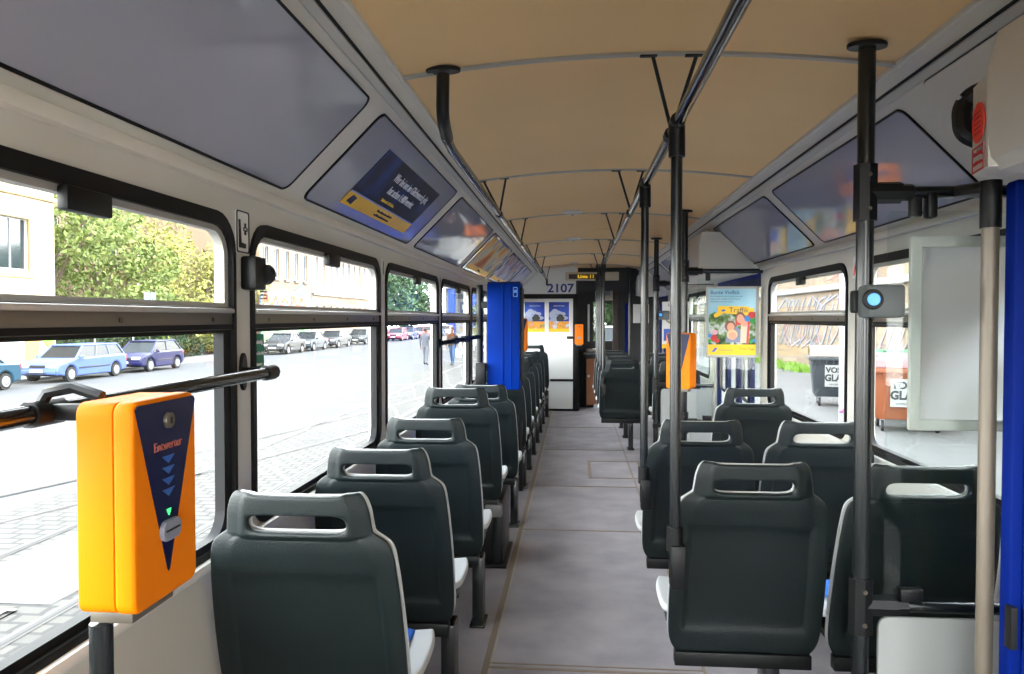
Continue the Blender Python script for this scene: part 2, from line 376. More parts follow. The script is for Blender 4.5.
# cove blank panels above the right doors
def cove_blank(y0, y1, label):
    F = cove_frame(1)
    t = thing('cove_flap', label, 'panel')
    plate('flap', rr(-y1, 0.02, -y0, 0.43, 0.03), [], 0.008, F @ XY(0, 0, 0.004), M_cove, t, 0.002)
    plate('gasket', rr(-y1 - 0.003, 0.017, -y0 + 0.003, 0.433, 0.03), [rr(-y1 + 0.002, 0.022, -y0 - 0.002, 0.428, 0.03)], 0.003, F @ XY(0, 0, 0.002), M_rubber, t)
    return t
cove_blank(0.7, 2.24, 'plain grey cove flap over the rear door housing')
cove_blank(5.72, 7.25, 'plain grey cove flap over the middle door')
# posters stuck on the covers
F = cove_frame(-1)
P = thing('advertising_poster', 'dark blue poster with white slogan and yellow foot strip on the left cove', 'poster')
# poster corners: top-left/top-right along the slope
pa0, pa1, pb0, pb1 = 2.62, 3.60, 0.085, 0.335
def grad_mat(name, c1, c2, scale, seed=0):
    m = bpy.data.materials.new(name); m.use_nodes = True; n = m.node_tree; p = n.nodes['Principled BSDF']; p.inputs['Roughness'].default_value = 0.45; p.inputs['Specular IOR Level'].default_value = .25
    t = n.nodes.new('ShaderNodeTexCoord'); mp = n.nodes.new('ShaderNodeMapping'); mp.inputs['Location'].default_value = (seed, seed * 0.7, 0); z = n.nodes.new('ShaderNodeTexNoise'); z.inputs['Scale'].default_value = scale; z.inputs['Detail'].default_value = 3
    r = n.nodes.new('ShaderNodeValToRGB'); n.links.new(t.outputs['Object'], mp.inputs[0]); n.links.new(mp.outputs[0], z.inputs['Vector']); n.links.new(z.outputs[0], r.inputs[0])
    cs = c1 if isinstance(c1, list) else [c1, c2]
    els = r.color_ramp.elements
    while len(els) < len(cs): els.new(0.5)
    for k, c in enumerate(cs): els[k].position = 0.34 + 0.32 * k / max(1, len(cs) - 1); els[k].color = (*lin(c), 1)
    n.links.new(r.outputs[0], p.inputs['Base Color']); return m
plate('sheet', [(pa0, pb0), (pa1, pb0), (pa1, pb1), (pa0, pb1)], [], 0.002, F @ XY(0, 0, 0.006), grad_mat('poster_night_blue', [(3, 5, 16), (4, 12, 52), (10, 70, 150)], None, 2.6, 3.1), P)
plate('yellow_strip', [(pa0 - 0.004, pb0 - 0.004), (pa1, pb0 - 0.004), (pa1, pb0 + 0.052), (pa0 - 0.004, pb0 + 0.052)], [], 0.002, F @ XY(0, 0, 0.0075), mat('poster_yellow', (236, 184, 20), 0.4), P)
plate('white_line', [(pa0, pb0 + 0.052), (pa1, pb0 + 0.052), (pa1, pb0 + 0.058), (pa0, pb0 + 0.058)], [], 0.002, F @ XY(0, 0, 0.0078), mat('poster_line', (150, 160, 210), 0.4), P)
Mt = mat('poster_text_white', (215, 218, 225), 0.5)
text('slogan', 'Wer bei uns im Glückwunsch gibt,', 0.052, F @ XY((pa0 + pa1) / 2 + 0.09, pb0 + 0.185, 0.008), Mt, P, sx_=0.85)
text('slogan', 'hat schon 1.400 vereint.', 0.052, F @ XY((pa0 + pa1) / 2 + 0.05, pb0 + 0.130, 0.008), Mt, P, sx_=0.85)
text('subtitle', 'Stadtwerke. Wir fahren.', 0.020, F @ XY((pa0 + pa1) / 2 - 0.05, pb0 + 0.082, 0.008), mat('poster_text_yellow', (220, 180, 40), 0.5), P)
text('small_print', 'Weitere Informationen erhalten Sie', 0.016, F @ XY((pa0 + pa1) / 2 + 0.02, pb0 + 0.034, 0.0105), M_navy, P)
text('small_print', 'am Telefon und im Servicezentrum', 0.016, F @ XY((pa0 + pa1) / 2 + 0.02, pb0 + 0.014, 0.010), M_navy, P)
plate('emblem', [(pa0 + 0.03, pb0 + 0.012), (pa0 + 0.09, pb0 + 0.006), (pa0 + 0.10, pb0 + 0.040), (pa0 + 0.05, pb0 + 0.044)], [], 0.002, F @ XY(0, 0, 0.0095), M_navy, P)
def cove_poster(a, b, lo, hi, cols, label, strip, seed):
    P = thing('advertising_poster', label, 'poster')
    plate('sheet', [(a, lo), (b, lo), (b, hi), (a, hi)], [], 0.002, F @ XY(0, 0, 0.006), grad_mat('poster_picture_%d' % int(seed), cols, None, 3.2, seed), P)
    plate('strip', [(a, lo), (b, lo), (b, lo + 0.045), (a, lo + 0.045)], [], 0.002, F @ XY(0, 0, 0.0075), mat('poster_yellow', (236, 184, 20), 0.4) if strip else M_paper, P)
    text('caption', 'Unterwegs', 0.03, F @ XY((a + b) / 2, lo + 0.022, 0.009), M_navy, P)
cove_poster(5.80, 7.15, 0.06, 0.385, [(90, 100, 140), (190, 190, 170), (215, 160, 40), (170, 80, 50)], 'yellow and grey photo poster on the left cove above the blue machine', True, 1)
cove_poster(7.5, 8.85, 0.06, 0.385, [(120, 130, 180), (200, 200, 215), (90, 80, 150), (220, 180, 60)], 'pale violet poster on the left cove, second from the partition', True, 2)
cove_poster(9.15, 10.45, 0.06, 0.385, [(120, 140, 190), (210, 215, 225), (60, 70, 140)], 'grey blue poster on the left cove nearest the partition', False, 5)

# ------------------------------------------------------------------ seats
def seat_rows():
    R = [(.335, .190, 0), (.345, .210, 0), (.375, .225, 0), (.405, .228, 0), (.415, .229, 1), (.52, .231, 1), (.64, .228, 1), (.755, .221, 1), (.766, .219, 0), (.79, .217, 0), (.818, .213, 0), (.836, .206, 0),
         (.846, .190, 0), (.856, .174, 0), (.862, .168, 0), (.866, .166, 0), (.908, .161, 0), (.913, .160, 0), (.928, .156, 0), (.944, .149, 0), (.952, .136, 0)]
    return R
US = [-1, -.97, -.86, -.81, -.75, -.71, -.35, 0, .35, .71, .75, .81, .86, .97, 1]
def back_y(z): return 0.145 * (1 - min(1, (z - .335) / .615)) ** 1.2
def back_grid(dy, grow=0.0, curl=0.016, rec=0.013, zlift=0.0):
    rows = []
    for z, w, r in seat_rows():
        row = []
        for u in US:
            y = back_y(z) + dy + curl * abs(u) ** 6 + (rec if (r and abs(u) < .82) else 0) - (.004 if (abs(u) < .76 and z > .80) else 0) + 0.012 * (1 - u * u) * (1 if z < .86 else 0)
            row.append((u * (w + grow), y, z + zlift))
        rows.append(row)
    return rows
RR = seat_rows()
def hole(i, j): return abs(RR[i][0] - .866) < .001 and 5 <= j <= 8
def make_seat():
    t = thing('tram_seat', '', 'seat')
    link('backrest', grid_me(back_grid(0), hole, 0.020, 2, 1), M_shell, t, 60)
    link('front_shell', grid_me(back_grid(0.020, 0.0028, 0.016), hole, 0.009, 2, 1), M_inner, t, 60)
    # pad on the backrest
    rows = []
    for z in (.47, .48, .55, .65, .75, .80, .81):
        rows.append([(u * .175, back_y(z) + 0.052 + 0.012 * (1 - u * u) + (0 if z in (.47, .81) else 0.012), z) for u in (-1, -.95, -.5, 0, .5, .95, 1)])
    link('back_cushion', grid_me(rows, None, 0.02, 2, 0), M_blue_fab, t, 60)
    # seat pan
    rows = []
    for y, dz in ((.168, .012), (.175, .004), (.20, 0), (.30, -.006), (.42, 0), (.475, .004), (.495, -.012), (.50, -.03)):
        rows.append([(u * (.222 if y < .18 else .243 if y < .45 else .225), y, .432 + dz + .012 * abs(u) ** 4) for u in (-1, -.96, -.6, 0, .6, .96, 1)])
    link('seat_shell', grid_me(rows, None, 0.024, 2, 0), M_inner, t, 60)
    rows = []
    for y, dz in ((.14, -.006), (.15, .008), (.25, .014), (.40, .014), (.47, .008), (.48, -.006)):
        rows.append([(u * .172, y, .446 + dz + (.0 if abs(u) < .97 else -.012)) for u in (-1, -.96, -.5, 0, .5, .96, 1)])
    link('seat_cushion', grid_me(rows, None, 0.018, 2, 0), M_blue_fab, t, 60)
    link('under_shell', box_me(-.222, .222, .17, .46, .372, .412, .014), M_shell, t)
    link('support_beam', join_me([box_me(-.21, .21, .13, .17, .285, .330, .004), box_me(-.21, .21, .36, .40, .335, .372, .004), box_me(-.04, .04, .15, .40, .300, .335, .004)]), M_black, t)
    return t
def add_leg(t, x, h0=0.0):
    me = join_me([box_me(x - .024, x + .024, .17, .27, h0, .310, .006), box_me(x - .034, x + .034, .15, .29, h0, h0 + .012, .003)])
    return link('leg', me, M_tube, t)
proto = make_seat()
used = [False]
def seat(x, y, label, lift=0.0, legx=0.2, group=None, rz=0):
    global proto
    if used[0]: t = copy_tree(proto)
    else: t = proto; used[0] = True
    for c in [c for c in t.children if c.name.startswith('leg')]:
        bpy.data.objects.remove(c)
    t.location = (x, y, lift); t.rotation_euler = (0, 0, rz); t['label'] = label
    if 'group' in t: del t['group']
    if group: t['group'] = group
    add_leg(t, legx, -lift)
    return t
gl_ = 'single seats along the left windows'; gr_ = 'seats on the right between the doors'; gf = 'seats on the right beyond the middle door'
seat(-.632, 1.68, 'nearest left seat back, right behind the yellow ticket validator', 0.025, group=gl_)
seat(-.640, 2.42, 'second left seat from the front of the picture', group=gl_)
seat(-.632, 3.17, 'third left seat, just ahead of the heater box', group=gl_)
seat(-.628, 3.98, 'fourth left seat, raised on the black heater box', 0.055, group=gl_)
seat(-.600, 4.80, 'fifth left seat, directly before the tall blue machine', group=gl_)
far_l = [5.95, 6.70, 7.45, 8.20, 8.95, 9.70]
fl = ['left seat hidden just beyond the blue machine', 'second left seat beyond the blue machine', 'third left seat beyond the blue machine', 'fourth left seat beyond the blue machine', 'fifth left seat beyond the blue machine', 'left seat next to last before the white partition']
for y, l in zip(far_l, fl): seat(-.62, y, l, group=gl_)
seat(-.59, 10.38, 'last left seat, against the white numbered partition', 0.055, group=gl_)
seat(.525, 2.27, 'nearest right aisle seat, with a black pole at its left shoulder', legx=.1, group=gr_)
seat(1.012, 2.27, 'nearest right window seat, behind the glass screen', legx=.1, group=gr_)
seat(.525, 3.20, 'second right aisle seat, with a pole at its left shoulder', legx=.1, group=gr_)
seat(1.01, 3.20, 'second right window seat, beside the wheelie bin view', legx=.1, group=gr_)
seat(1.035, 4.48, 'single right seat below the framed poster of smiling people', 0.02, legx=.1, group=gr_)
fr_ = ['first aisle seat beyond the middle door, leg showing', 'second aisle seat beyond the middle door', 'third aisle seat beyond the middle door', 'fourth aisle seat beyond the middle door, nearest the front']
for y, l in zip((7.82, 8.62, 9.40, 10.15), fr_): seat(.485, y, l, legx=.1, group=gf)
fw = ['window seat beyond the middle door, seen past the hanging validator', 'second window seat beyond the middle door', 'third window seat beyond the middle door']
for y, l in zip((7.55, 8.5, 9.4), fw): seat(1.005, y, l, legx=.1, group=gf)

# heater box under the raised seat
t = thing('heater_box', 'black heater box under the raised left seat', 'heater', (-.63, 4.1, 0))
box('casing', -.225, .235, 0.06, .46, .02, .375, M_black, t, .01)
box('base_flange', -.235, .255, 0.03, .48, 0, .022, M_rubber, t, .004)
box('valve', .14, .235, .0, .058, .29, .36, mat('valve_metal', (110, 108, 104), .5, metal=.3), t, .012)

# ------------------------------------------------------------------ rails and poles
def hanger(parent, xr, y, zr, s0, s1):
    for dx, dy in ((s0, 0.0), (s1, 0.0)):
        xt = xr + dx; tube('hanger', [(xt, y, zc(xt) - 0.002), (xr + 0.004, y + 0.13, zr + 0.008)], 0.006, M_black, parent, 8)
    for dx in (s0, s1):
        box('hanger_plate', xr + dx - 0.035, xr + dx + 0.015, y - 0.010, y + 0.010, zc(xr + dx) - 0.012, zc(xr + dx) - 0.004, M_black, parent, 0.002)
    link('clamp', tube_me([(xr, y + 0.11, zr), (xr, y + 0.16, zr)], 0.0205, 12), M_black, parent)
ribs_y = (2.26, 4.0, 5.62, 7.5, 9.15, 10.9)
zr = 1.945
t = thing('ceiling_handrail', 'left ceiling grab rail, bent up to a black ceiling plate at its near end', 'handrail')
tube('rail', [(-.405, 2.36, 1.95), (-.413, 2.55, zr), (-.413, 11.22, zr)], 0.016, M_rail, t, 12)
tube('bent_arm', [(-.390, 2.24, 2.10), (-.392, 2.24, 1.975), (-.405, 2.40, zr + .003)], 0.0195, M_black, t, 12, 0.05)
plate('ceiling_plate', circ(0, 0, .052, 24, .030), [], 0.012, XY(-.390, 2.24, zc(-.39) - .006), M_black, t, .002)
tube('end_post', [(-.413, 11.20, zr), (-.413, 11.20, 1.86)], .014, M_black, t)
for y in ribs_y[1:]: hanger(t, -.413, y, zr, -.07, .05)
t = thing('ceiling_handrail', 'right ceiling grab rail running over the seat-side poles', 'handrail')
tube('rail', [(.292, -.3, zr), (.300, 11.1, zr)], 0.017, M_rail, t, 12)
for y in (.5,) + ribs_y: hanger(t, .292, y, zr, -.07, .06)
tube('ceiling_post', [(.312, 11.05, zr), (.312, 11.05, zc(.312) - .004)], .014, M_black, t)
gp = 'poles between the right ceiling rail and the aisle seats'
def seat_pole(y, label, zb=.62, x=.292):
    t = thing('grab_pole', label, 'pole', (x, y, 0), group=gp)
    tube('pole', [(0, 0, zb), (0, 0, zr - .02)], .0165, M_tube, t, 12)
    link('top_socket', join_me([tube_me([(0, 0, zr - .10), (0, 0, zr - .008)], .024, 12), tube_me([(0, -.03, zr), (0, .03, zr)], .0225, 12)]), M_black, t, 40)
    link('lower_socket', join_me([tube_me([(0, 0, zb + .08), (0, 0, zb + .15)], .024, 12), box_me(-.014, .03, -.03, .03, zb - .03, zb + .10, .006)]), M_black, t, 40)
seat_pole(2.24, 'thickest black pole, standing at the shoulder of the nearest right aisle seat')
seat_pole(3.24, 'black pole at the shoulder of the second right aisle seat', .60)
for i, y in enumerate((7.86, 8.66, 9.44, 10.2)):
    seat_pole(y, ['first pole beyond the middle door, at the shoulder of the seat whose leg shows', 'second pole beyond the middle door, at an aisle seat', 'third pole beyond the middle door, at an aisle seat', 'last pole of the aisle row, nearest the front door'][i], .60)

# left side grab bar near the first window and the one at the blue machine
t = thing('window_grab_bar', 'dark grab bar along the first left window, ending at the pillar', 'handrail')
tube('bar', [(-.80, -.9, 1.237), (-.80, 1.91, 1.237)], .0155, M_rail, t, 14)
link('end_cap', tube_me([(-.80, 1.905, 1.237), (-.80, 1.96, 1.237)], .020, 14), M_black, t, 40)
tube('wall_bracket', [(-.80, 1.93, 1.237), (XL, 1.95, 1.237)], .013, M_black, t)
plate('wall_plate', circ(0, 0, .018, 20, .05), [], .010, YZ(XL + .005, 1.955, 1.237), M_black, t, .002)
t = thing('window_grab_bar', 'short black bar from a window pillar to the post of the blue machine', 'handrail')
tube('bar', [(XL + .01, 4.92, 1.215), (-.695, 5.47, 1.245)], .015, M_rubber, t)
plate('wall_plate', circ(0, 0, .03), [], .014, YZ(XL + .007, 4.92, 1.215), M_black, t, .002)
link('clamp', tube_me([(-.775, 5.235, 1.232), (-.755, 5.30, 1.235)], .024, 12), M_black, t, 40)
link('clamp', tube_me([(-.825, 5.09, 1.224), (-.805, 5.15, 1.227)], .024, 12), M_black, t, 40)

# ------------------------------------------------------------------ yellow validator (near left)
def validator(name, label, M, body_m, blue=True, txt=True, w=.165, d=.10, h=.300):
    """front face at local -Y ... built with front toward local -Y; M places it"""
    t = thing(name, label, 'validator'); t.matrix_world = M
    plate('housing', rr(-w / 2, 0, w / 2, h, .018), [], d * .36, XZ(0, -d * .32, 0), body_m, t, .006)
    plate('rear_shell', rr(-w / 2 + .001, .001, w / 2 - .001, h - .001, .018), [], d * .62, XZ(0, d * .17, 0), body_m, t, .0015)
    yf = -d / 2 - .0005
    if blue:
        plate('blue_wedge', [(-w * .47, h - .012), (-w * .44, h - .006), (w * .44, h - .006), (w * .47, h - .012), (.003, .042), (0, .038), (-.003, .042)], [], .002, XZ(0, yf, 0), M_navy, t)
    if txt:
        text('lettering', 'Entwerter', .019, XZ(0, yf - .0015, h - .072), mat('validator_lettering', (176, 96, 84), .5), t)
        ma = mat('validator_arrow', (38, 92, 168), .5)
        for k in range(4):
            z = h - .088 - .0165 * k; plate('arrow', [(-.017, z), (.017, z), (0, z - .011)], [], .0015, XZ(0, yf - .0015, 0), ma, t)
        plate('lamp', [(-.006, .132), (.006, .132), (0, .122)], [], .002, XZ(0, yf - .0015, 0), mat('green_lamp', (70, 240, 130), .4, emit=.35), t)
    sl = plate('slot_bezel', rr(-.026, .086, .026, .117, .0145, 6), [], .008, XZ(0, yf - .004, 0), mat('bezel_grey', (128, 132, 146), .4), t, .002)
    plate('slot', rr(-.019, .1005, .019, .1035), [], .001, XZ(0, yf - .0085, 0), M_black, sl)
    lk = plate('lock', circ(0, h - .035, .012), [], .008, XZ(0, yf - .003, 0), M_alu, t, .002)
    plate('keyhole', rr(-.002, h - .040, .002, h - .030), [], .001, XZ(0, yf - .0075, 0), M_black, lk)
    link('bracket', join_me([box_me(-w * .32, w * .32, -.02, .045, -.022, .002, .003)]), M_alu, t)
    return t
RZ = lambda a: Matrix.Rotation(a, 4, 'Z')
# front toward +X, slight
validator('ticket_validator', 'large yellow ticket validator with blue wedge in front of the first left window', Matrix.Translation((-.650, 1.085, .963)) @ RZ(PI / 2), M_yellow, w=.175, d=.085)
t = thing('validator_post', 'dark post with clamp carrying the large yellow validator', 'post', (-.685, 1.04, 0))
tube('post', [(0, 0, 0.0), (0, 0, .938)], .016, M_tube, t, 14)
plate('foot_plate', circ(0, 0, .05), [], .01, XY(0, 0, .005), M_black, t, .002)
t = thing('bar_clamp', 'black clamp holding the validator to the window grab bar', 'clamp')
tube('strap', [(-.80, 1.08, 1.253), (-.79, 1.08, 1.268), (-.75, 1.08, 1.276), (-.705, 1.08, 1.262)], .009, M_black, t, 8)
link('sleeve', tube_me([(-.80, 1.05, 1.237), (-.80, 1.12, 1.237)], .020, 14), M_black, t, 40)
box('clamp_arm', -.79, -.702, 1.08, 1.10, 1.225, 1.25, M_black, t, .004)

# ------------------------------------------------------------------ tall blue machine
t = thing('ticket_machine', 'tall blue ticket machine hanging on a black post at the left aisle edge', 'machine', (0, 0, 0))
bb = (-.628, -.392, 5.40, 5.72, .865, 1.632)
box('cabinet', *bb[:2], *bb[2:4], *bb[4:], M_bluebox, t, .012)
for x in (-.515, -.455): box('front_ridge', x - .006, x + .006, 5.392, 5.402, .88, 1.62, M_bluebox, t, .003)
box('top_cap', bb[0] + .004, bb[1] + .001, 5.41, 5.715, 1.628, 1.640, M_navy, t, .003)
em = plate('emblem', rr(-.440, 1.530, -.408, 1.600, .006), [rr(-.435, 1.536, -.413, 1.594, .004)], .003, XZ(0, 5.3985, 0), mat('pale_blue_mark', (90, 150, 220), .5), t)
plate('emblem_bar', rr(-.434, 1.560, -.414, 1.580), [], .003, XZ(0, 5.3985, 0), mat('pale_blue_mark', (90, 150, 220), .5), em)
box('side_panel', bb[1] - .002, bb[1] + .010, 5.44, 5.69, .92, 1.60, M_black, t, .004)
tube('post', [(-.69, 5.49, 0), (-.69, 5.49, 1.62)], .024, M_black, t)
box('post_arm', -.70, -.62, 5.47, 5.51, 1.45, 1.50, M_black, t); box('post_arm', -.70, -.62, 5.47, 5.51, 1.0, 1.05, M_black, t)
box('cable_box', -.705, -.635, 5.35, 5.44, .90, 1.06, M_black, t, .006)
validator('ticket_validator', 'orange validator edge showing behind the tall blue machine', Matrix.Translation((-.43, 5.95, 1.12)) @ RZ(0), M_orange, txt=False, w=.12, d=.09, h=.26)
t = thing('validator_post', 'black post behind the blue machine carrying an orange validator', 'post', (-.43, 6.0, 0))
tube('post', [(0, .03, 0), (0, .03, 1.40)], .017, M_black, t)
# ------------------------------------------------------------------ glass screens at the doors
def screen(y, label, xp=.748, low_z=.640, hi=True, hi_z=1.70, xr=XR, glass_x0=.835, extra=None, white=True):
    t = thing('door_screen', label, 'screen', (0, y, 0))
    tube('pole', [(xp, 0, 0), (xp, 0, 2.10)], .0225, M_tube, t, 16)
    plate('ceiling_plate', circ(0, 0, .052, 24, .034), [], .012, XY(xp, 0, zc(xp) - .012), M_black, t, .002)
    for zz in ([low_z] + ([hi_z] if hi else [])):
        tube('cross_tube', [(xp, 0, zz), (xr - .005, 0, zz)], .0165, M_tube, t, 12)
        jn = link('joint', join_me([tube_me([(xp, 0, zz - .075), (xp, 0, zz + .075)], .032, 10), tube_me([(xp, 0, zz), (xp + .09, 0, zz)], .029, 10), tube_me([(xp + .05, 0, zz), (xp + .12, 0, zz)], .022, 10)]), M_black, t, 40)
        for dz in (-.045, .045): link('bolt', tube_me([(xp, -.030, zz + dz), (xp, -.035, zz + dz)], .006, 8), MATS['screw_metal'], jn)
    plate('pane', rr(glass_x0, low_z + .03, xr - .01, hi_z - .05, .01), [], .006, XZ(0, .0, 0), M_screen, t, smooth=0)
    for xx in (glass_x0 + .07,):
        box('glass_clip', xx - .03, xx + .03, -.014, .014, low_z + .015, low_z + .05, M_black, t, .004)
        box('glass_clip', xx - .016, xx + .016, -.010, .010, hi_z - .065, hi_z - .01, M_black, t, .004)
    if white:
        plate('kick_panel', rr(xp + .045, .06, xr - .01, low_z - .03, .03), [], .012, XZ(0, .002, 0), M_kick, t, .003)
    link('panel_clip', join_me([tube_me([(xp, 0, .36), (xp, 0, .40)], .028, 10), box_me(xp, xp + .07, -.014, .014, .365, .395, .004)]), M_black, t, 40)
    return t
screen(2.12, 'nearest glass screen with black pole behind the rear door', xp=.776, low_z=.60, hi_z=1.715)
screen(5.30, 'glass screen with black pole before the middle door', low_z=.66)
screen(7.12, 'glass screen with black pole beyond the middle door', low_z=.755)
t = thing('grab_pole', 'slim ceiling-to-floor pole beside the front door', 'pole', (.796, 12.0 - .75, 0))
tube('pole', [(0, 0, 0), (0, 0, 2.12)], .02, M_tube, t); plate('ceiling_plate', circ(0, 0, .05), [], .01, XY(0, 0, 2.118), M_black, t)
t = thing('tube_socket', 'small black socket clamped on the upper tube of the nearest screen', 'socket', (0, 2.12, 0))
box('socket', .930, .958, -.018, .018, 1.645, 1.715, M_black, t, .008)
# button box on the near pole
def button_box(x, y, z, label, s=1.0):
    t = thing('door_button', label, 'button', (x, y, z))
    box('housing', .004 * s, .094 * s, -.045 * s, .045 * s, -.042 * s, .042 * s, mat('button_grey', (92, 98, 98), .45), t, .010)
    b = plate('bezel', circ(0, 0, .026 * s), [], .010, frame((.011 * s, -.046 * s, .004), (1, 0, 0), (0, 0, 1)), M_black, t, .003)
    plate('lens', circ(0, 0, .016 * s, 20), [], .006, frame((.011 * s, -.053 * s, .004), (1, 0, 0), (0, 0, 1)), mat('blue_lens', (80, 170, 255), .2, emit=.12), b, .002)
    box('pole_clamp', -.006 * s, .05 * s, .04 * s, .072 * s, -.03 * s, .03 * s, M_black, t, .006)
button_box(.738, 2.035, 1.423, 'grey door button box with blue lens on the near right pole')
button_box(.765, 7.055, 1.405, 'small grey door button box on the pole beyond the middle door')
# second validator on the middle screen's pole
validator('ticket_validator', 'smaller yellow validator with blue wedge on the pole of the middle screen', Matrix.Translation((.715, 5.20, .905)) @ RZ(math.radians(-28)), M_yellow, txt=False, w=.17, d=.12, h=.375)
# ------------------------------------------------------------------ poster frames
def poster_frame(y, x0, x1, z0, z1, label, kind, thick=.016, side=-1, bar=.016, mfr=None):
    t = thing('poster_frame', label, 'frame', (0, y, 0))
    plate('frame', rr(x0, z0, x1, z1, .004), [rr(x0 + bar, z0 + bar, x1 - bar, z1 - bar)], thick, XZ(), mfr or M_alu2, t, .003)
    return t
t = poster_frame(5.262, .886, 1.236, 1.112, 1.594, 'aluminium framed poster of smiling people on the middle screen', 'front')
sh = plate('poster', rr(.902, 1.128, 1.220, 1.578), [], .003, XZ(0, 0, 0), grad_mat('poster_sky', [(90, 150, 180), (130, 185, 205), (160, 200, 215)], None, 3, 9), t)
def col(n, c): return mat(n, c, .55)
def pp(nm, outer, m, lift=.0025): return plate(nm, outer, [], .001, XZ(0, -lift, 0), m, sh)
text('headline', 'Bunte Vielfalt', .036, XZ(.915, -.003, 1.553), col('headline_blue', (20, 50, 110)), sh, .001, 'LEFT')
for k in range(3): text('body_text', ['Ein Fahrschein für alle, die gern unterwegs', 'sind, mit Bus und Bahn durch die ganze', 'Stadt fahren und mehr sehen.'][k], .0125, XZ(.917, -.003, 1.527 - .018 * k), col('body_grey', (60, 90, 110)), sh, .001, 'LEFT')
pp('picture', [(.905, 1.20), (1.217, 1.20), (1.217, 1.42), (.94, 1.42), (.905, 1.40)], grad_mat('poster_garden', [(40, 60, 30), (90, 120, 60), (190, 195, 190), (60, 90, 40)], None, 14, 2))
pp('banner', [(.940, 1.405), (.965, 1.418), (.968, 1.462), (1.17, 1.458), (1.175, 1.447), (1.208, 1.447), (1.205, 1.395), (1.0, 1.412), (.96, 1.385), (.942, 1.385)], col('banner_yellow', (240, 190, 20)), .0035)
text('banner_text', 'Traffik', .05, XZ(1.105, -.0045, 1.432), col('banner_grey', (60, 60, 80)), sh, .001, sx_=1.0)
pp('emblem', [(.985, 1.43), (1.005, 1.44), (1.02, 1.432), (1.0, 1.422)], col('emblem_blue', (60, 90, 180)), .0045)
pp('foot_strip', rr(.903, 1.129, 1.219, 1.20), col('banner_yellow', (240, 190, 20)), .003)
pp('emblem', [(.925, 1.150), (.95, 1.18), (.965, 1.176), (.945, 1.150)], col('emblem_blue', (60, 90, 180)), .0045)
text('foot_text', 'Stadtverkehr', .018, XZ(1.02, -.0045, 1.162), col('body_grey', (60, 90, 110)), sh, .001)
text('foot_text', 'Tolle Tage', .024, XZ(1.16, -.0045, 1.170), col('foot_green', (120, 130, 40)), sh, .001)
sk = col('poster_skin', (214, 150, 122)); hr = col('poster_hair', (120, 78, 60)); rd = col('poster_red', (206, 70, 66))
pp('figure', [(1.085, 1.33), (1.185, 1.34), (1.19, 1.36), (1.16, 1.385), (1.08, 1.38)], rd, .0035)
pp('hair', circ(1.115, 1.385, .032, 20, .036), hr, .0040); pp('face', circ(1.115, 1.376, .024, 20, .030), sk, .0045)
pp('figure', [(1.02, 1.215), (1.12, 1.215), (1.115, 1.30), (1.08, 1.33), (1.03, 1.30)], col('poster_greyblue', (120, 125, 150)), .0042)
pp('hair', circ(1.048, 1.325, .036, 20, .038), hr, .0048); pp('face', circ(1.052, 1.318, .025, 20, .030), sk, .0052)
pp('hair', circ(1.062, 1.268, .036, 20, .034), col('poster_blonde', (214, 178, 130)), .0055); pp('face', circ(1.064, 1.258, .025, 20, .027), sk, .0058)
pp('figure', [(1.115, 1.21), (1.17, 1.21), (1.17, 1.325), (1.12, 1.325)], col('poster_cream', (205, 190, 165)), .0046)
pp('face', circ(1.142, 1.35, .025, 20, .028), sk, .0050); pp('figure', [(1.155, 1.205), (1.17, 1.205), (1.18, 1.36), (1.165, 1.36)], rd, .0052)
for cx, cy, r, c in ((1.19, 1.40, .024, 'r'), (1.162, 1.375, .020, 'b'), (1.195, 1.36, .020, 'g'), (.94, 1.245, .022, 'r'), (.960, 1.225, .016, 'r'), (.914, 1.26, .014, 'b'), (1.185, 1.22, .014, 'g'), (1.208, 1.228, .012, 'b'), (.912, 1.225, .013, 'g'), (.948, 1.283, .017, 'p')):
    pp('balloon', circ(cx, cy, r, 16), col('balloon_' + c, {'r': (190, 34, 38), 'b': (60, 130, 200), 'g': (50, 150, 60), 'p': (220, 150, 170)}[c]), .0062)
# near frosted back-to-front frame
t = poster_frame(2.165, .912, 1.245, 1.072, 1.602, 'aluminium frame with frosted blank sheet behind the nearest glass screen', 'back', bar=.030, mfr=mat('frame_grey', (205, 204, 199), .5))
def frost():
    m = bpy.data.materials.new('frosted_sheet'); m.use_nodes = True; n = m.node_tree; p = n.nodes['Principled BSDF']; p.inputs['Base Color'].default_value = (.55, .56, .58, 1); p.inputs['Roughness'].default_value = .6
    tr = n.nodes.new('ShaderNodeBsdfTranslucent'); tr.inputs[0].default_value = (.95, .96, .98, 1); mx = n.nodes.new('ShaderNodeMixShader'); mx.inputs[0].default_value = .85
    o = [x for x in n.nodes if x.type == 'OUTPUT_MATERIAL'][0]; n.links.new(p.outputs[0], mx.inputs[1]); n.links.new(tr.outputs[0], mx.inputs[2]); tp = n.nodes.new('ShaderNodeBsdfTransparent'); m2 = n.nodes.new('ShaderNodeMixShader'); m2.inputs[0].default_value = .18; n.links.new(mx.outputs[0], m2.inputs[1]); n.links.new(tp.outputs[0], m2.inputs[2]); n.links.new(m2.outputs[0], o.inputs[0]); return m
plate('sheet', rr(.936, 1.098, 1.221, 1.576), [], .002, XZ(), frost(), t)
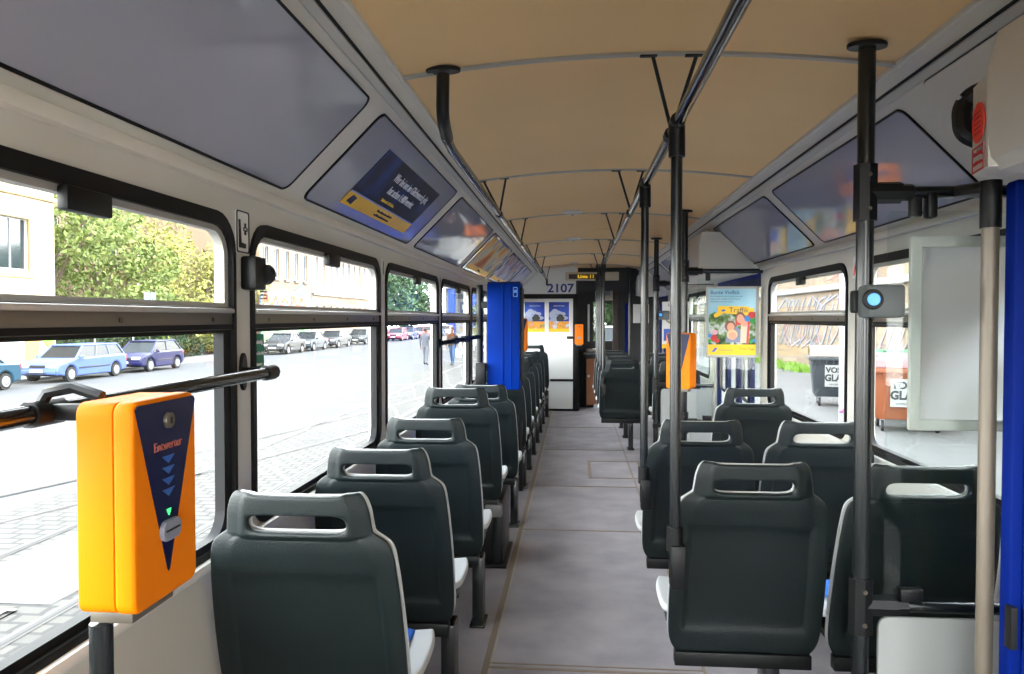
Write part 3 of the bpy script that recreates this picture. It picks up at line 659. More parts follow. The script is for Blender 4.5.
# white info sheet on the far screen
t = thing('notice_sheet', 'white network notice on the far screen beyond the yellow validator', 'notice', (0, 7.10, 0))
plate('sheet', rr(.80, 1.10, 1.04, 1.53), [], .003, XZ(0, 0, 0), M_paper, t)
plate('foot_strip', rr(.80, 1.10, 1.04, 1.14), [], .001, XZ(0, -.003, 0), col('banner_yellow', (240, 190, 20)), t)
plate('blue_field', rr(.815, 1.17, .93, 1.28), [], .001, XZ(0, -.003, 0), col('emblem_blue', (60, 90, 180)), t)
plate('map', circ(.88, 1.38, .05, 16), [circ(.88, 1.38, .038, 16)], .001, XZ(0, -.003, 0), col('foot_green', (120, 150, 110)), t)
for cx, cz in ((.975, 1.22), (.97, 1.42), (.98, 1.16)): plate('ring', circ(cx, cz, .030, 16), [circ(cx, cz, .020, 16)], .001, XZ(0, -.003, 0), col('poster_red', (206, 70, 66)), t)
text('title', 'Linien', .04, XZ(.90, -.004, 1.50), M_navy, t, .001)

# ------------------------------------------------------------------ door housings above the doors
def housing(y0, y1, label):
    t = thing('door_housing', label, 'housing')
    xf = .868
    prof = [(XR - .002, 1.700), (xf + .10, 1.690), (xf + .03, 1.700), (xf + .006, 1.722), (xf, 1.745), (xf, 1.885), (XR - .37 + .25, 2.0), (XR - .002, 2.0)]
    prof = [(XR - .002, 1.690), (xf + .10, 1.682), (xf + .03, 1.694), (xf + .006, 1.718), (xf, 1.745), (xf, 1.90), (xf + .02, 1.985), (XR - .262, 1.985), (XR - .002, 1.735)]
    # local: a = x, b = z extruded along y
    plate('casing', prof, [], y1 - y0, XZ(0, (y0 + y1) / 2, 0), M_cove, t)
    # slanted nose carrying the sticker
    n0 = (xf, y1, 0); bm = bmesh.new()
    pts = [(xf - .0005, y1 - .01), (xf + .025, y1 + .105), (xf + .07, y1 + .13), (XR - .3, y1 + .13), (XR - .3, y1 - .01)]
    me = plate_me(pts, [], .20, XY(0, 0, 1.80), 0.004); link('nose', me, M_cove, t)
    Fn = frame((xf + .0125 - .0005, y1 + .05, 0), (-.025, -.115, 0), (0, 0, 1))
    nrm = Fn.col[2].xyz
    Fs = frame((xf + .010, y1 + .045, 0), (-.025, -.115, 0), (0, 0, 1)) if nrm.x < 0 else frame((xf + .010, y1 + .045, 0), (.025, .115, 0), (0, 0, 1))
    off = Matrix.Translation((-.0035, 0, 0))
    st = plate('sticker_disc', circ(0, 1.805, .044, 28), [], .002, off @ Fs, mat('signal_red', (248, 62, 40), .4), t)
    for k in range(5): plate('sticker_line', rr(-.022, 1.781 + k * .011, .022, 1.784 + k * .011), [], .001, Matrix.Translation((-.005, 0, 0)) @ Fs, mat('dull_red', (190, 40, 34), .5), st)
    nl = plate('notice_label', rr(-.042, 1.700, .042, 1.755), [rr(-.039, 1.703, .039, 1.752)], .002, off @ Fs, mat('dull_red', (190, 40, 34), .5), t)
    text('lettering', 'Notöffnung', .015, off @ Fs @ XY(0, 1.739, .001), mat('dull_red', (190, 40, 34), .5), nl)
    text('lettering', 'Notfall drehen', .012, off @ Fs @ XY(0, 1.718, .001), mat('dull_red', (190, 40, 34), .5), nl)
    tube('release_handle', [(xf + .055, y1 + .11, 1.895), (xf + .030, y1 + .125, 1.890), (xf + .014, y1 + .135, 1.86), (xf + .014, y1 + .125, 1.80), (xf + .05, y1 + .115, 1.78)], .021, M_black, t, 8, .02)
    plate('key_hole', circ(0, 0, .010), [], .004, frame((xf - .001, y1 - .19, 1.835), (0, -1, 0), (0, 0, 1)), M_black, t)
housing(.40, 1.70, 'grey door mechanism housing with red sticker at the upper right edge')
housing(5.45, 6.98, 'grey door mechanism housing above the middle door')
housing(10.7, 11.02, 'grey door mechanism housing with red sticker above the front door')
# near folded door leaf and aluminium grab pole
t = thing('folded_door_leaf', 'blue folded leaf of the rear door at the right picture edge', 'door', (0, 1.90, 0))
plate('leaf', rr(1.028, .02, XR - .002, 1.705, .01), [], .045, XZ(), M_doorblue, t, .006)
plate('raised_panel', rr(1.055, .10, XR - .03, 1.60, .02), [], .01, XZ(0, -.025, 0), M_doorblue, t, .003)
plate('hinge', rr(1.020, .60, 1.036, .70), [], .03, XZ(0, -.03, 0), M_black, t, .003)
t = thing('aluminium_pole', 'beige aluminium pole next to the blue folded door leaf', 'pole', (1.012, 1.955, 0))
tube('pole', [(0, 0, 0), (0, 0, 1.66)], .0195, mat('beige_aluminium', (118, 108, 95), .4, metal=.2), t, 16)
link('top_fitting', join_me([tube_me([(0, 0, 1.60), (0, 0, 1.715)], .024, 12), tube_me([(0, 0, 1.70), (0, .165, 1.715)], .018, 10)]), M_black, t, 40)
# ------------------------------------------------------------------ small wall fittings
def sticker(name, label, y, z0, z1, w, x=XL):
    t = thing(name, label, 'sticker', (0, 0, 0))
    plate('plate', rr(-w / 2, z0, w / 2, z1, .008), [], .003, YZ(x + .002, y, 0), M_paper, t)
    return t
t = sticker('priority_seat_sign', 'white pictogram sign with seat and cross on the first left pillar', 1.962, 1.552, 1.665, .078)
Ms = YZ(XL + .0045, 1.962, 0)
plate('border', rr(-.038, 1.553, .038, 1.664, .008), [rr(-.0345, 1.5565, .0345, 1.6605, .007)], .002, Ms, M_black, t)
plate('seat_symbol', [(-.024, 1.566), (.016, 1.566), (.016, 1.578), (-.010, 1.580), (-.017, 1.640), (-.026, 1.640)], [], .002, Ms, M_black, t)
plate('cross_symbol', [(.004, 1.612), (.010, 1.612), (.010, 1.602), (.018, 1.602), (.018, 1.612), (.026, 1.612), (.026, 1.622), (.018, 1.622), (.018, 1.633), (.010, 1.633), (.010, 1.622), (.004, 1.622)], [rr(.007, 1.6145, .023, 1.6195)], .002, Ms, M_black, t)
t = thing('stop_button', 'black wall knob box under the pictogram sign', 'button', (XL, 1.985, 1.50))
box('housing', 0, .045, -.035, .035, -.045, .045, M_black, t, .008)
link('knob', tube_me([(.03, .03, .0), (.03, .062, .0)], .030, 16), M_black, t, 40)
for k in range(3): box('rib', .025, .035, .035, .062, -.050 - .009 * k, -.046 - .009 * k, M_alu, t)
t = thing('glass_sticker', 'green sticker with white lettering on the second left window', 'sticker')
plate('sheet', rr(2.045, 1.225, 2.115, 1.335, .006), [], .002, YZ(XL - .006, 0, 0), mat('sticker_green', (20, 130, 92), .5), t)
text('lettering', 'ständig', .016, YZ(XL - .004, 2.08, 1.312), M_paper, t); text('lettering', 'für Sie da', .014, YZ(XL - .004, 2.08, 1.28), M_paper, t); text('lettering', 'immer', .015, YZ(XL - .004, 2.08, 1.25), M_paper, t)
for i, y in enumerate((3.44, 4.92)):
    t = thing('number_plate', 'small narrow plate on the %s left window pillar' % ('second' if i == 0 else 'third'), 'plate')
    plate('plate', rr(-.016, 1.565, .016, 1.665, .004), [], .005, YZ(XL + .003, y, 0), M_ledge, t, .001)
    plate('stroke', rr(-.004, 1.58, .002, 1.64), [], .002, YZ(XL + .0062, y, 0), M_black, t)
t = thing('pillar_sign', 'red mark plate on the right window pillar beside the pole', 'sign')
plate('plate', rr(-.03, 1.56, .03, 1.66, .004), [], .005, YZn(XR - .003, 3.58, 0), M_paper, t, .001)
plate('red_bar', [(-.02, 1.575), (-.008, 1.575), (.022, 1.645), (.010, 1.645)], [], .002, YZn(XR - .0062, 3.58, 0), mat('signal_red', (248, 62, 40), .4), t)
# ceiling fittings
def ceiling_vent(x, y, label, r=.055):
    t = thing('ceiling_loudspeaker', label, 'loudspeaker', (x, y, zc(x) - .004))
    plate('base', circ(0, 0, r, 28, r * .85), [], .014, XY(0, 0, -.003), M_ledge, t, .004)
    plate('dome', circ(0, 0, r * .45, 20), [], .016, XY(0, 0, -.014), M_ledge, t, .006)
    plate('hole', circ(0, 0, r * .12, 12), [], .004, XY(0, 0, -.023), M_black, t)
ceiling_vent(-.02, 5.5, 'nearest round ceiling fitting, centre of the tan ceiling', .075)
ceiling_vent(-.02, 7.35, 'second round ceiling fitting, farther along the tan ceiling', .075)
ceiling_vent(-.02, 10.6, 'farthest round ceiling fitting, above the line display', .06)
t = thing('ceiling_hatch_plate', 'flat oblong plate on the ceiling between the ribs', 'plate', (.28, 6.7, zc(.28) - .004))
plate('plate', rr(-.13, -.08, .13, .08, .01), [], .006, XY(0, 0, 0), M_ceil, t, .002)
# screws along the bead
for k in range(0): pass
# ------------------------------------------------------------------ partition and cab
pt = plate('wall_partition', [(XL, 0), (.015, 0), (.015, 2.155), (XC, 2.16), (XL + .365, 2.10), (XL, 1.735)], [], .04, XZ(0, YP + .02, 0), M_white); struct(pt)
pt['label'] = 'white partition behind the driver with number 2107'
text('fleet_number', '2107', .175, XZ(-.215, YP - .003, 1.815), mat('number_blue', (30, 62, 130), .5), pt, .004, sx_=1.12, bold=.004)
trim(box_me(XL, .035, YP - .012, YP, 1.665, 1.735), M_rubber)
trim(box_me(-.03, .040, YP - .02, YP + .04, 0, 1.735, .004), M_rubber)
trim(box_me(XL, .0, YP - .012, YP, .44, .475), M_rubber)
trim(box_me(XL, .0, YP - .012, YP, 0.0, .035), M_rubber)
t = thing('partition_latch', 'black latch on the white partition door', 'latch')
box('latch', -.12, -.02, YP - .03, YP, 1.07, 1.11, M_black, t, .006)
def ptn_poster(x0, x1, label):
    t = thing('framed_poster', label, 'poster')
    plate('frame', rr(x0, 1.155, x1, 1.635), [rr(x0 + .018, 1.173, x1 - .018, 1.617)], .012, XZ(0, YP - .006, 0), M_paper, t)
    s = plate('picture', rr(x0 + .015, 1.17, x1 - .015, 1.62), [], .004, XZ(0, YP - .004, 0), grad_mat('poster_blue_sky', [(20, 36, 110), (36, 66, 160), (60, 90, 180)], None, 2, 4), t)
    xm = (x0 + x1) / 2; y = YP - .007
    for k, (dx, dz, ra, rb) in enumerate(((-.10, .02, .045, .05), (-.06, .06, .05, .045), (-.01, .05, .045, .03), (.05, .03, .05, .03), (-.03, -.02, .11, .035), (.06, -.03, .08, .03), (-.08, -.07, .07, .03))):
        plate('cloud', circ(xm + dx, 1.41 + dz, ra, 14, rb), [], .001, XZ(0, y - .0002 * k, 0), col('cloud_white', (150, 158, 182)), s)
    plate('tree', [(xm - .03, 1.335), (xm + .06, 1.335), (xm + .085, 1.375), (xm + .05, 1.43), (xm + .01, 1.44), (xm - .04, 1.39)], [], .001, XZ(0, y - .002, 0), col('tree_dark', (50, 52, 46)), s)
    plate('ground', rr(x0 + .018, 1.215, x1 - .018, 1.33), [], .001, XZ(0, y - .0025, 0), grad_mat('poster_bricks', [(190, 195, 205), (200, 130, 60), (230, 160, 50), (90, 110, 80)], None, 9, 2), s)
    plate('foot_strip', rr(x0 + .018, 1.172, x1 - .018, 1.222), [], .001, XZ(0, y - .003, 0), col('banner_yellow', (240, 190, 20)), s)
    text('caption', 'Stadt im Grünen', .024, XZ(xm, y - .004, 1.56), Mt, s, .001)
ptn_poster(-.765, -.43, 'left of the two blue-sky posters on the white partition'); ptn_poster(-.405, -.07, 'right of the two blue-sky posters on the white partition')
# line display
t = thing('line_display', 'beige ceiling box with yellow lettering above the partition', 'display', (0, 10.93, 0))
box('case', -.14, .62, -.04, .04, 1.915, 2.035, mat('display_beige', (190, 180, 160), .5), t, .006)
box('display_window', -.09, .42, -.046, -.038, 1.935, 2.005, mat('display_brown', (50, 26, 18), .4), t, .002)
text('lettering', 'Linie 11', .075, XZ(.155, -.048, 1.970), mat('led_yellow', (255, 210, 30), .4, emit=.30), t, .002)
# cab passage
cb = thing('cab_wall', 'black lining panel of the driver cab beside the passage', 'panel', (0, 0, 0))
box('panel', .04, .30, 12.4, 12.44, 0, 2.05, M_dark, cb)
box('side_panel', .035, .06, YP + .04, 12.4, 0, 2.05, M_dark, cb)
box('header', .04, .93, YP + .02, YP + .06, 1.78, 2.12, M_dark, cb)
box('pale_strip', .205, .235, 12.37, 12.395, 1.0, 1.60, M_silver, cb)
t = thing('cab_door', 'brown half-height cab door standing ajar', 'door', (.165, 11.55, 0), math.radians(38))
plate('leaf', rr(0, .06, .26, .76, .008), [], .03, XZ(), M_brown, t, .004)
plate('edge', rr(-.012, .05, .0, .78), [], .035, XZ(), M_black, t)
plate('lock', circ(.035, .50, .018), [], .02, XZ(0, -.02, 0), M_silver, t, .002)
t = thing('cab_counter', 'dark cab desk with grey top behind the brown door', 'desk', (.07, 11.7, 0))
box('body', 0, .22, .05, .5, 0, .80, M_dark, t, .01); box('top', 0, .30, .02, .5, .80, .86, M_tube, t, .01); box('pad', .10, .26, .05, .2, .86, .90, M_alu, t, .01)
validator('ticket_validator', 'orange validator on the black frame beside the cab passage', Matrix.Translation((.06, YP - .075, .99)) @ RZ(math.radians(0)), M_orange, blue=False, txt=False, w=.125, d=.09, h=.30)
trim(box_me(.60, .68, 12.15, 12.25, 0, 2.05, .01), mat('brown_pillar', (50, 30, 24), .5))
t = thing('entrance_panel', 'dark panel with blue strip and white sheet beside the front passage', 'panel', (0, 12.34, 0))
box('panel', .69, 1.25, 0, .03, 0, 2.03, M_dark, t)
box('blue_strip', .80, .88, -.012, .0, .1, 1.62, M_doorblue, t, .003)
plate('sheet', rr(.93, 1.30, 1.18, 1.60), [], .004, XZ(0, -.004, 0), M_paper, t)
t = thing('overhead_panel', 'beige panel with notice above the front passage', 'panel', (0, 12.2, 0))
box('panel', .32, .60, 0, .03, 1.66, 1.95, mat('display_beige', (190, 180, 160), .5), t, .004)
plate('notice', rr(.38, 1.74, .56, 1.90), [], .002, XZ(0, -.002, 0), col('notice_grey', (130, 130, 140)), t)

# ================================================================== the street outside
GZ = -0.87
def gz(x): return GZ if x > -6 else GZ - 0.02 * (-x - 6)
M_asph = mat('pale_worn_asphalt', (63, 63, 65), 0.9, rgb2=(56, 56, 59), vscale=0.8)
M_cob = brickmat('cobbles', (72, 68, 62), (60, 57, 53), (32, 30, 28), .26, .17, .022, 'XY', noise=.25)
M_cobs = brickmat('small_cobbles', (72, 69, 65), (62, 59, 57), (34, 32, 30), .16, .12, .014, 'XY', noise=.2)
def ground(name, poly, z, m, kind='structure', label=None, t=None):
    me = bpy.data.meshes.new(name); me.from_pydata([(x, y, (z if not callable(z) else z(x))) for x, y in poly], [], [tuple(range(len(poly)))])
    o = link(name, me, m, None, 0); o['kind'] = 'structure'
    return o
ground('street_asphalt', [(-6, -30), (6, -30), (6, 240), (-6, 240)], GZ - .012, M_asph)
ground('street_asphalt', [(-60, -30), (-6, -30), (-6, 240), (-60, 240)], lambda x: gz(x) - .012, M_asph)
# cobbled track bed with a curving edge
def curve_x(y, base, far): return base + far * max(0, (y - 8)) ** 1.5 * .010
ys = [-10 + k * 2 for k in range(60)]
poly = [(-3.35, y) for y in ys if y < 44] + [(-6.4 - (0 if y < 9 else -.4 * math.sin(min(1, (y - 9) / 20) * PI)), y) for y in reversed([y for y in ys if y < 44])]
me = bpy.data.meshes.new('track'); 
rows = [[(-6.55 + .0 * j, y, GZ - .006), (-3.30, y, GZ - .006)] for j, y in enumerate(ys) if y < 60]
o = link('street_cobbles', grid_me(rows), M_cob, None, 0); o['kind'] = 'structure'
o = ground('street_cobbles', [(-3.3, 6.0), (-1.3, 6.5), (-1.3, 60), (-3.3, 60)], GZ - .007, M_cobs)
M_steel = mat('tram_rail_steel', (70, 66, 64), .4, metal=.5); M_groove = mat('rail_groove', (30, 28, 27), .7)
def rail_line(pts):
    rows = []; rows2 = []
    for k, (x, y) in enumerate(pts):
        a = Vector((*pts[max(0, k - 1)], 0)); b = Vector((*pts[min(len(pts) - 1, k + 1)], 0)); d = (b - a).normalized(); n = Vector((-d.y, d.x, 0))
        p = Vector((x, y, gz(x)))
        rows.append([p + n * .055 + Vector((0, 0, .0)), p - n * .055 + Vector((0, 0, .0))]); rows2.append([p + n * .02 + Vector((0, 0, .004)), p - n * .035 + Vector((0, 0, .004))])
    o = link('street_rail', grid_me(rows), M_steel, None, 0); o['kind'] = 'structure'
    g = link('rail_groove', grid_me(rows2), M_groove, o, 0)
yy = [-10 + 1.5 * k for k in range(70)]
for x in (-3.95, -5.41): rail_line([(x, y) for y in yy])
for x in (-.73, .73): rail_line([(x, y) for y in yy])
# branch curving off to the left
for off in (0, 1.458):
    rail_line([(-7.7 + off * 1.0 + .36 * (y - 8) ** 1.0 - .008 * (y - 8) ** 2 if y < 30 else -99, y) for y in [6 + .75 * k for k in range(22)] ])
ground('street_slab', [(-5.25, 5.6), (-4.1, 5.6), (-4.1, 7.6), (-5.25, 7.6)], GZ - .002, mat('concrete_slab', (78, 78, 76), .9, rgb2=(70, 70, 68), vscale=2))
t = thing('drain_cover', 'dark slotted drain cover set into the pavement by the tracks', 'drain', (-4.55, 5.35, GZ + .0))
plate('grate', rr(-.28, -.12, .28, .12, .02), [rr(-.22 + .11 * k, -.08, -.16 + .11 * k, .08) for k in range(5)], .012, XY(0, 0, .003), M_steel, t)
# far sidewalk on the left and on the right
ground('sidewalk', [(-25.2, -20), (-22.2, -20), (-22.2, 240), (-25.2, 240)], lambda x: gz(x) + .10, mat('pale_pavement', (96, 94, 91), .9, rgb2=(88, 86, 84), vscale=1))
struct(box('kerb_trim', -22.2, -22.05, -20, 240, gz(-22) - .02, gz(-22) + .11, mat('kerb_stone', (120, 118, 114), .9)))
bpy.data.objects['kerb_trim']['kind'] = 'structure'
# right pavement
RZ0 = -.65
M_pave = brickmat('right_paving', (80, 78, 77), (74, 73, 72), (62, 60, 59), .5, .5, .008, 'XY', noise=.12)
ground('sidewalk', [(2.6, -20), (9.4, -20), (9.4, 80), (2.6, 80)], RZ0, M_pave)
struct(box('kerb_trim', 2.45, 2.6, -20, 80, GZ - .05, RZ0 + .002, MATS['kerb_stone']))

# ---------------------------------------------------------------- buildings
def facade(name, label, cat, x, y0, y1, z0, z1, depth, m, wins, face=1):
    """wins: list of (ya, yb, za, zb, frame material, pane material)"""
    t = thing(name, label, cat, (0, 0, 0))
    cx = x - .12 * face
    plate('wall', [(y0, z0), (y1, z0), (y1, z1), (y0, z1)], [rr(a, c, b, d) for a, b, c, d, _, _ in wins], .24, YZ(cx, 0, 0), m, t, smooth=0)
    box('wall', min(x - .25 * face, x - depth * face), max(x - .25 * face, x - depth * face), y0, y1, z0, z1, m, t)
    for a, b, c, d, mf, mp in wins:
        w = plate('window', rr(a, c, b, d), [rr(a + .06, c + .06, (a + b) / 2 - .03, d - .06), rr((a + b) / 2 + .03, c + .06, b - .06, d - .06)], .05, YZ(x - .14 * face, 0, 0), mf, t, smooth=0)
        plate('pane', rr(a, c, b, d), [], .02, YZ(x - .17 * face, 0, 0), mp, w, smooth=0)
    return t
M_pane = mat('dim_window_pane', (36, 46, 52), .1, spec=.8); M_pane2 = mat('pale_window_pane', (62, 70, 80), .2)
M_wf = mat('white_window_frame', (165, 165, 165), .6)
M_cream = mat('cream_render', (196, 180, 150), .9, var=.03, vscale=.4)
h = facade('apartment_building', 'cream building with white window and flower box at the left picture edge', 'building', -25.0, 20, 34.75, -1.2, 11, 8, M_cream,
  [(31.05, 33.0, 3.55, 5.9, M_wf, M_pane), (27.2, 29.3, 3.55, 5.9, M_wf, M_pane), (23.2, 25.3, 3.55, 5.9, M_wf, M_pane)])
MT = mat('ochre_trim', (156, 130, 90), .8)
for a, b in ((31.05, 33.0), (27.2, 29.3)):
    plate('window_surround', rr(a - .35, 3.2, b + .35, 6.2), [rr(a, 3.55, b, 5.9)], .10, YZ(-24.98, 0, 0), MT, h)
box('cornice', -25.0, -24.75, 20, 34.85, 1.75, 2.15, M_wf, h, .03)
box('cornice', -25.0, -24.85, 20, 34.8, 6.9, 7.1, MT, h, .02)
plate('fascia_board', rr(28.5, 7.35, 32.8, 8.35), [], .08, YZ(-24.94, 0, 0), M_wf, h)
text('fascia_letters', 'GASTHOF ZUM EINKEHR', .42, frame((-24.88, 30.6, 7.85), (0, 1, 0), (0, 0, 1)), mat('faded_letters', (150, 160, 160), .8), h)
plate('shop_shutter', rr(27.5, -1.0, 32.6, 1.35), [], .06, YZ(-24.97, 0, 0), mat('pale_shutter', (196, 214, 208), .7), h)
plate('shop_frame', rr(27.1, -1.05, 33.5, 1.55), [rr(27.5, -1.0, 32.6, 1.35)], .12, YZ(-24.95, 0, 0), mat('orange_frame', (214, 140, 80), .8), h)
for k in range(3): plate('green_diamond', [(34.25, -.8 + .72 * k), (34.6, -.45 + .72 * k), (34.25, -.1 + .72 * k), (33.9, -.45 + .72 * k)], [], .04, YZ(-24.97, 0, 0), mat('lime_diamond', (120, 220, 60), .7), h)
def leaves(name, pts, n, spread, size, m, parent, seed, squash=.75):
    rnd = random.Random(seed); bm = bmesh.new()
    for k in range(n):
        c = rnd.choice(pts); r = c[3]
        while True:
            v = Vector((rnd.uniform(-1, 1), rnd.uniform(-1, 1), rnd.uniform(-1, 1)))
            if v.length < 1: break
        v = v.normalized() * (v.length ** .45)
        p = Vector((c[0] + v.x * r, c[1] + v.y * r, c[2] + v.z * r * squash)); s = size * rnd.uniform(.5, 1.3)
        a = Vector((rnd.gauss(0, 1), rnd.gauss(0, 1), rnd.gauss(0, 1))).normalized(); b = a.orthogonal().normalized(); b = Matrix.Rotation(rnd.uniform(0, 6), 3, a) @ b; c2 = a.cross(b)
        q = [bm.verts.new(p + b * s), bm.verts.new(p + c2 * s * .5), bm.verts.new(p - b * s), bm.verts.new(p - c2 * s * .5)]
        bm.faces.new(q)
    me = bpy.data.meshes.new(name); bm.to_mesh(me); bm.free(); return link(name, me, m, parent, 0)
M_leafA = mat('light_green_leaves', (116, 128, 62), .8, rgb2=(88, 102, 50), vscale=1.2); M_leafB = mat('yellow_green_leaves', (146, 140, 70), .8, rgb2=(112, 116, 58), vscale=1.2); M_leafC = mat('mid_green_leaves', (52, 74, 38), .8, rgb2=(38, 58, 30), vscale=1.5)
M_bark = mat('grey_bark', (96, 84, 70), .9)
def tree(label, x, y, h, r, m, seed, n=5200, group='trees across the street', trunk=True, leaf=.16):
    t = thing('street_tree', label, 'tree', (x, y, gz(x)), group=group); rnd = random.Random(seed); pts = []; tubes = [tube_me([(0, 0, 0), (.1, 0, h * .3), (0, .1, h * .62)], .16, 8)]
    for k in range(11):
        a = rnd.uniform(0, 6.28); d = rnd.uniform(.2, .75) * r; z = rnd.uniform(.22, .86) * h
        pts.append((d * math.cos(a), d * math.sin(a), z, r * rnd.uniform(.35, .62)))
        tubes.append(tube_me([(0, 0, h * .25), (d * math.cos(a) * .5, d * math.sin(a) * .5, z * .8), (d * math.cos(a), d * math.sin(a), z)], .05, 6))
    link('trunk', join_me(tubes), M_bark, t, 60); leaves('foliage', pts, n, 0, leaf, m, t, seed); return t
tree('light green tree rising right beside the cream building', -28.5, 38.5, 11.5, 4.6, M_leafA, 11, 7500)
tree('light green tree, second along from the cream building', -29, 44.0, 11.0, 4.5, M_leafA, 12, 7000)
tree('yellow-green tree above the road sign', -28.5, 50, 9.5, 4.4, M_leafB, 13, 7000)
tree('yellow-green tree at the right end of the first window view', -28.0, 56.0, 8.6, 4.0, M_leafB, 14, 6000)
rnd = random.Random(3)
for i, y in enumerate((37.2, 41, 45, 49.5, 54)):
    t = thing('hedge_shrub', ['dark shrub behind the estate car', 'dark shrub between the estate car and the navy hatchback', 'dark shrub behind the navy hatchback', 'green shrub right of the navy hatchback', 'pale shrub farthest right in the first window'][i], 'shrub', (-26.6, y, gz(-26)), group='shrubs behind the parked cars')
    pts = [(rnd.uniform(-.8, .8), rnd.uniform(-2, 2), rnd.uniform(.5, 1.9), rnd.uniform(.7, 1.1)) for _ in range(9)]
    link('stems', join_me([tube_me([(p[0] * .3, p[1] * .5, 0), (p[0], p[1], p[2])], .03, 6) for p in pts]), M_bark, t, 60)
    leaves('foliage', pts, 2600, 0, .10, M_leafC if i < 4 else M_leafB, t, 30 + i)
for i, y in enumerate((39.2, 42.1)):
    t = thing('thin_post', ['thin white post behind the estate car', 'thin white post left of the navy hatchback'][i], 'post', (-25.3, y - 1.0 + i * .6, gz(-25.3)))
    tube('post', [(0, 0, 0), (0, 0, 3.2)], .045, M_wf, t, 8)
t = thing('road_sign', 'pair of blue-grey sign backs on a pole below the trees', 'sign', (-24.6, 42.2, gz(-24.6)))
tube('pole', [(0, 0, 0), (0, 0, 4.2)], .04, MATS['brushed_aluminium'], t, 8)
for k in (-1, 1): box('sign_plate', .03, .06, k * .33 - .27, k * .33 + .27, 3.15, 4.1, mat('sign_blue_grey', (110, 128, 150), .5), t)
# pale brick building behind the trees
def rows_of(y0, n, pitch, w, za, zb, mf, mp): return [(y0 + k * pitch, y0 + k * pitch + w, za, zb, mf, mp) for k in range(n)]
M_brick = brickmat('pale_brick', (128, 98, 82), (118, 90, 76), (122, 106, 94), .6, .2, .02, 'YZ', noise=.12)
facade('brick_building', 'pale pink brick building behind the trees', 'building', -35, 36, 58.4, -1.4, 15, 8, M_brick, rows_of(38, 6, 3.3, 1.3, 5.5, 8.2, M_wf, M_pane2))
M_beige = mat('beige_render', (116, 100, 82), .9, var=.05, vscale=.3); M_beige2 = mat('pinkish_beige_render', (132, 115, 98), .9, var=.04, vscale=.3)
b1 = facade('tenement_building', 'beige tenement with blue graffiti mural on its ground floor', 'building', -25.0, 58.6, 70.6, -1.3, 15, 10, M_beige, rows_of(59.4, 5, 2.25, 1.0, 4.75, 7.2, M_wf, M_pane2) + rows_of(59.4, 5, 2.25, 1.0, 9.2, 11.6, M_wf, M_pane2))
for k in range(5): box('sill', -25.0, -24.8, 59.3 + 2.25 * k, 60.5 + 2.25 * k, 4.55, 4.72, MATS['brushed_aluminium'], b1)
M_mural = grad_mat('mural_blue', [(30, 66, 116), (46, 96, 134), (96, 124, 146)], None, .5, 2)
mu = plate('mural', [(58.7, -.2), (70.4, -.2), (70.4, 3.4), (69.6, 3.9), (68, 4.5), (66.4, 3.9), (65, 3.5), (63.4, 3.9), (61, 3.5), (58.7, 3.8)], [], .06, YZ(-24.96, 0, 0), M_mural, b1)
rnd = random.Random(5)
blob = []
for k in range(24):
    y = 59.2 + k * .42; z = 2.7 + .4 * math.sin(k * 1.3); r = rnd.uniform(.2, .36)
    blob.append(plate_me(circ(y, z, r, 7, r * rnd.uniform(.6, 1.4)), [circ(y, z, r * .4, 6)] if k % 2 else [], .02, YZ(-24.92, 0, 0)))
link('graffiti', join_me(blob), mat('graffiti_orange', (190, 80, 34), .8), mu, 0)
plate('leaf_motif', [(60.0, 1.4), (61.6, 1.4), (61.8, 2.0), (61.2, 1.7), (60.9, 2.3), (60.6, 1.7), (59.9, 2.1)], [], .03, YZ(-24.91, 0, 0), mat('graffiti_green', (40, 150, 120), .8), mu)
plate('green_graffiti', [(58.7, -1.0), (70, -1.0), (70, .5), (64, .9), (61, .6), (58.7, .9)], [], .04, YZ(-24.90, 0, 0), grad_mat('mural_green', [(50, 130, 40), (130, 150, 115), (24, 74, 44)], None, .8, 7), b1)
b2 = facade('tenement_building', 'lighter beige tenement with many narrow windows and small yellow board', 'building', -25.0, 70.7, 91, -1.4, 15, 10, M_beige2, rows_of(71.6, 9, 2.12, .85, 4.7, 7.3, M_wf, M_pane2) + rows_of(71.6, 9, 2.12, .85, 1.1, 2.6, M_wf, M_pane2) + rows_of(71.6, 9, 2.12, .85, 9.2, 11.6, M_wf, M_pane2))
box('cornice', -25, -24.75, 70.7, 91, 3.6, 3.8, MATS['brushed_aluminium'], b2)
plate('yellow_board', rr(73.5, 2.75, 78.2, 3.35), [], .08, YZ(-24.93, 0, 0), mat('pale_yellow_board', (226, 206, 130), .8), b2)
text('facade_lettering', 'Haus Schlachter', 1.0, frame((-24.9, 83, 3.2), (0, 1, 0), (0, 0, 1)), mat('rust_letters', (170, 110, 90), .8), b2)
facade('corner_building', 'narrow brownish building end right of the beige tenements', 'building', -26, 91.2, 101, -1.5, 14, 8, M_beige, rows_of(92, 3, 3, 1.2, 4.7, 7.2, M_wf, M_pane))
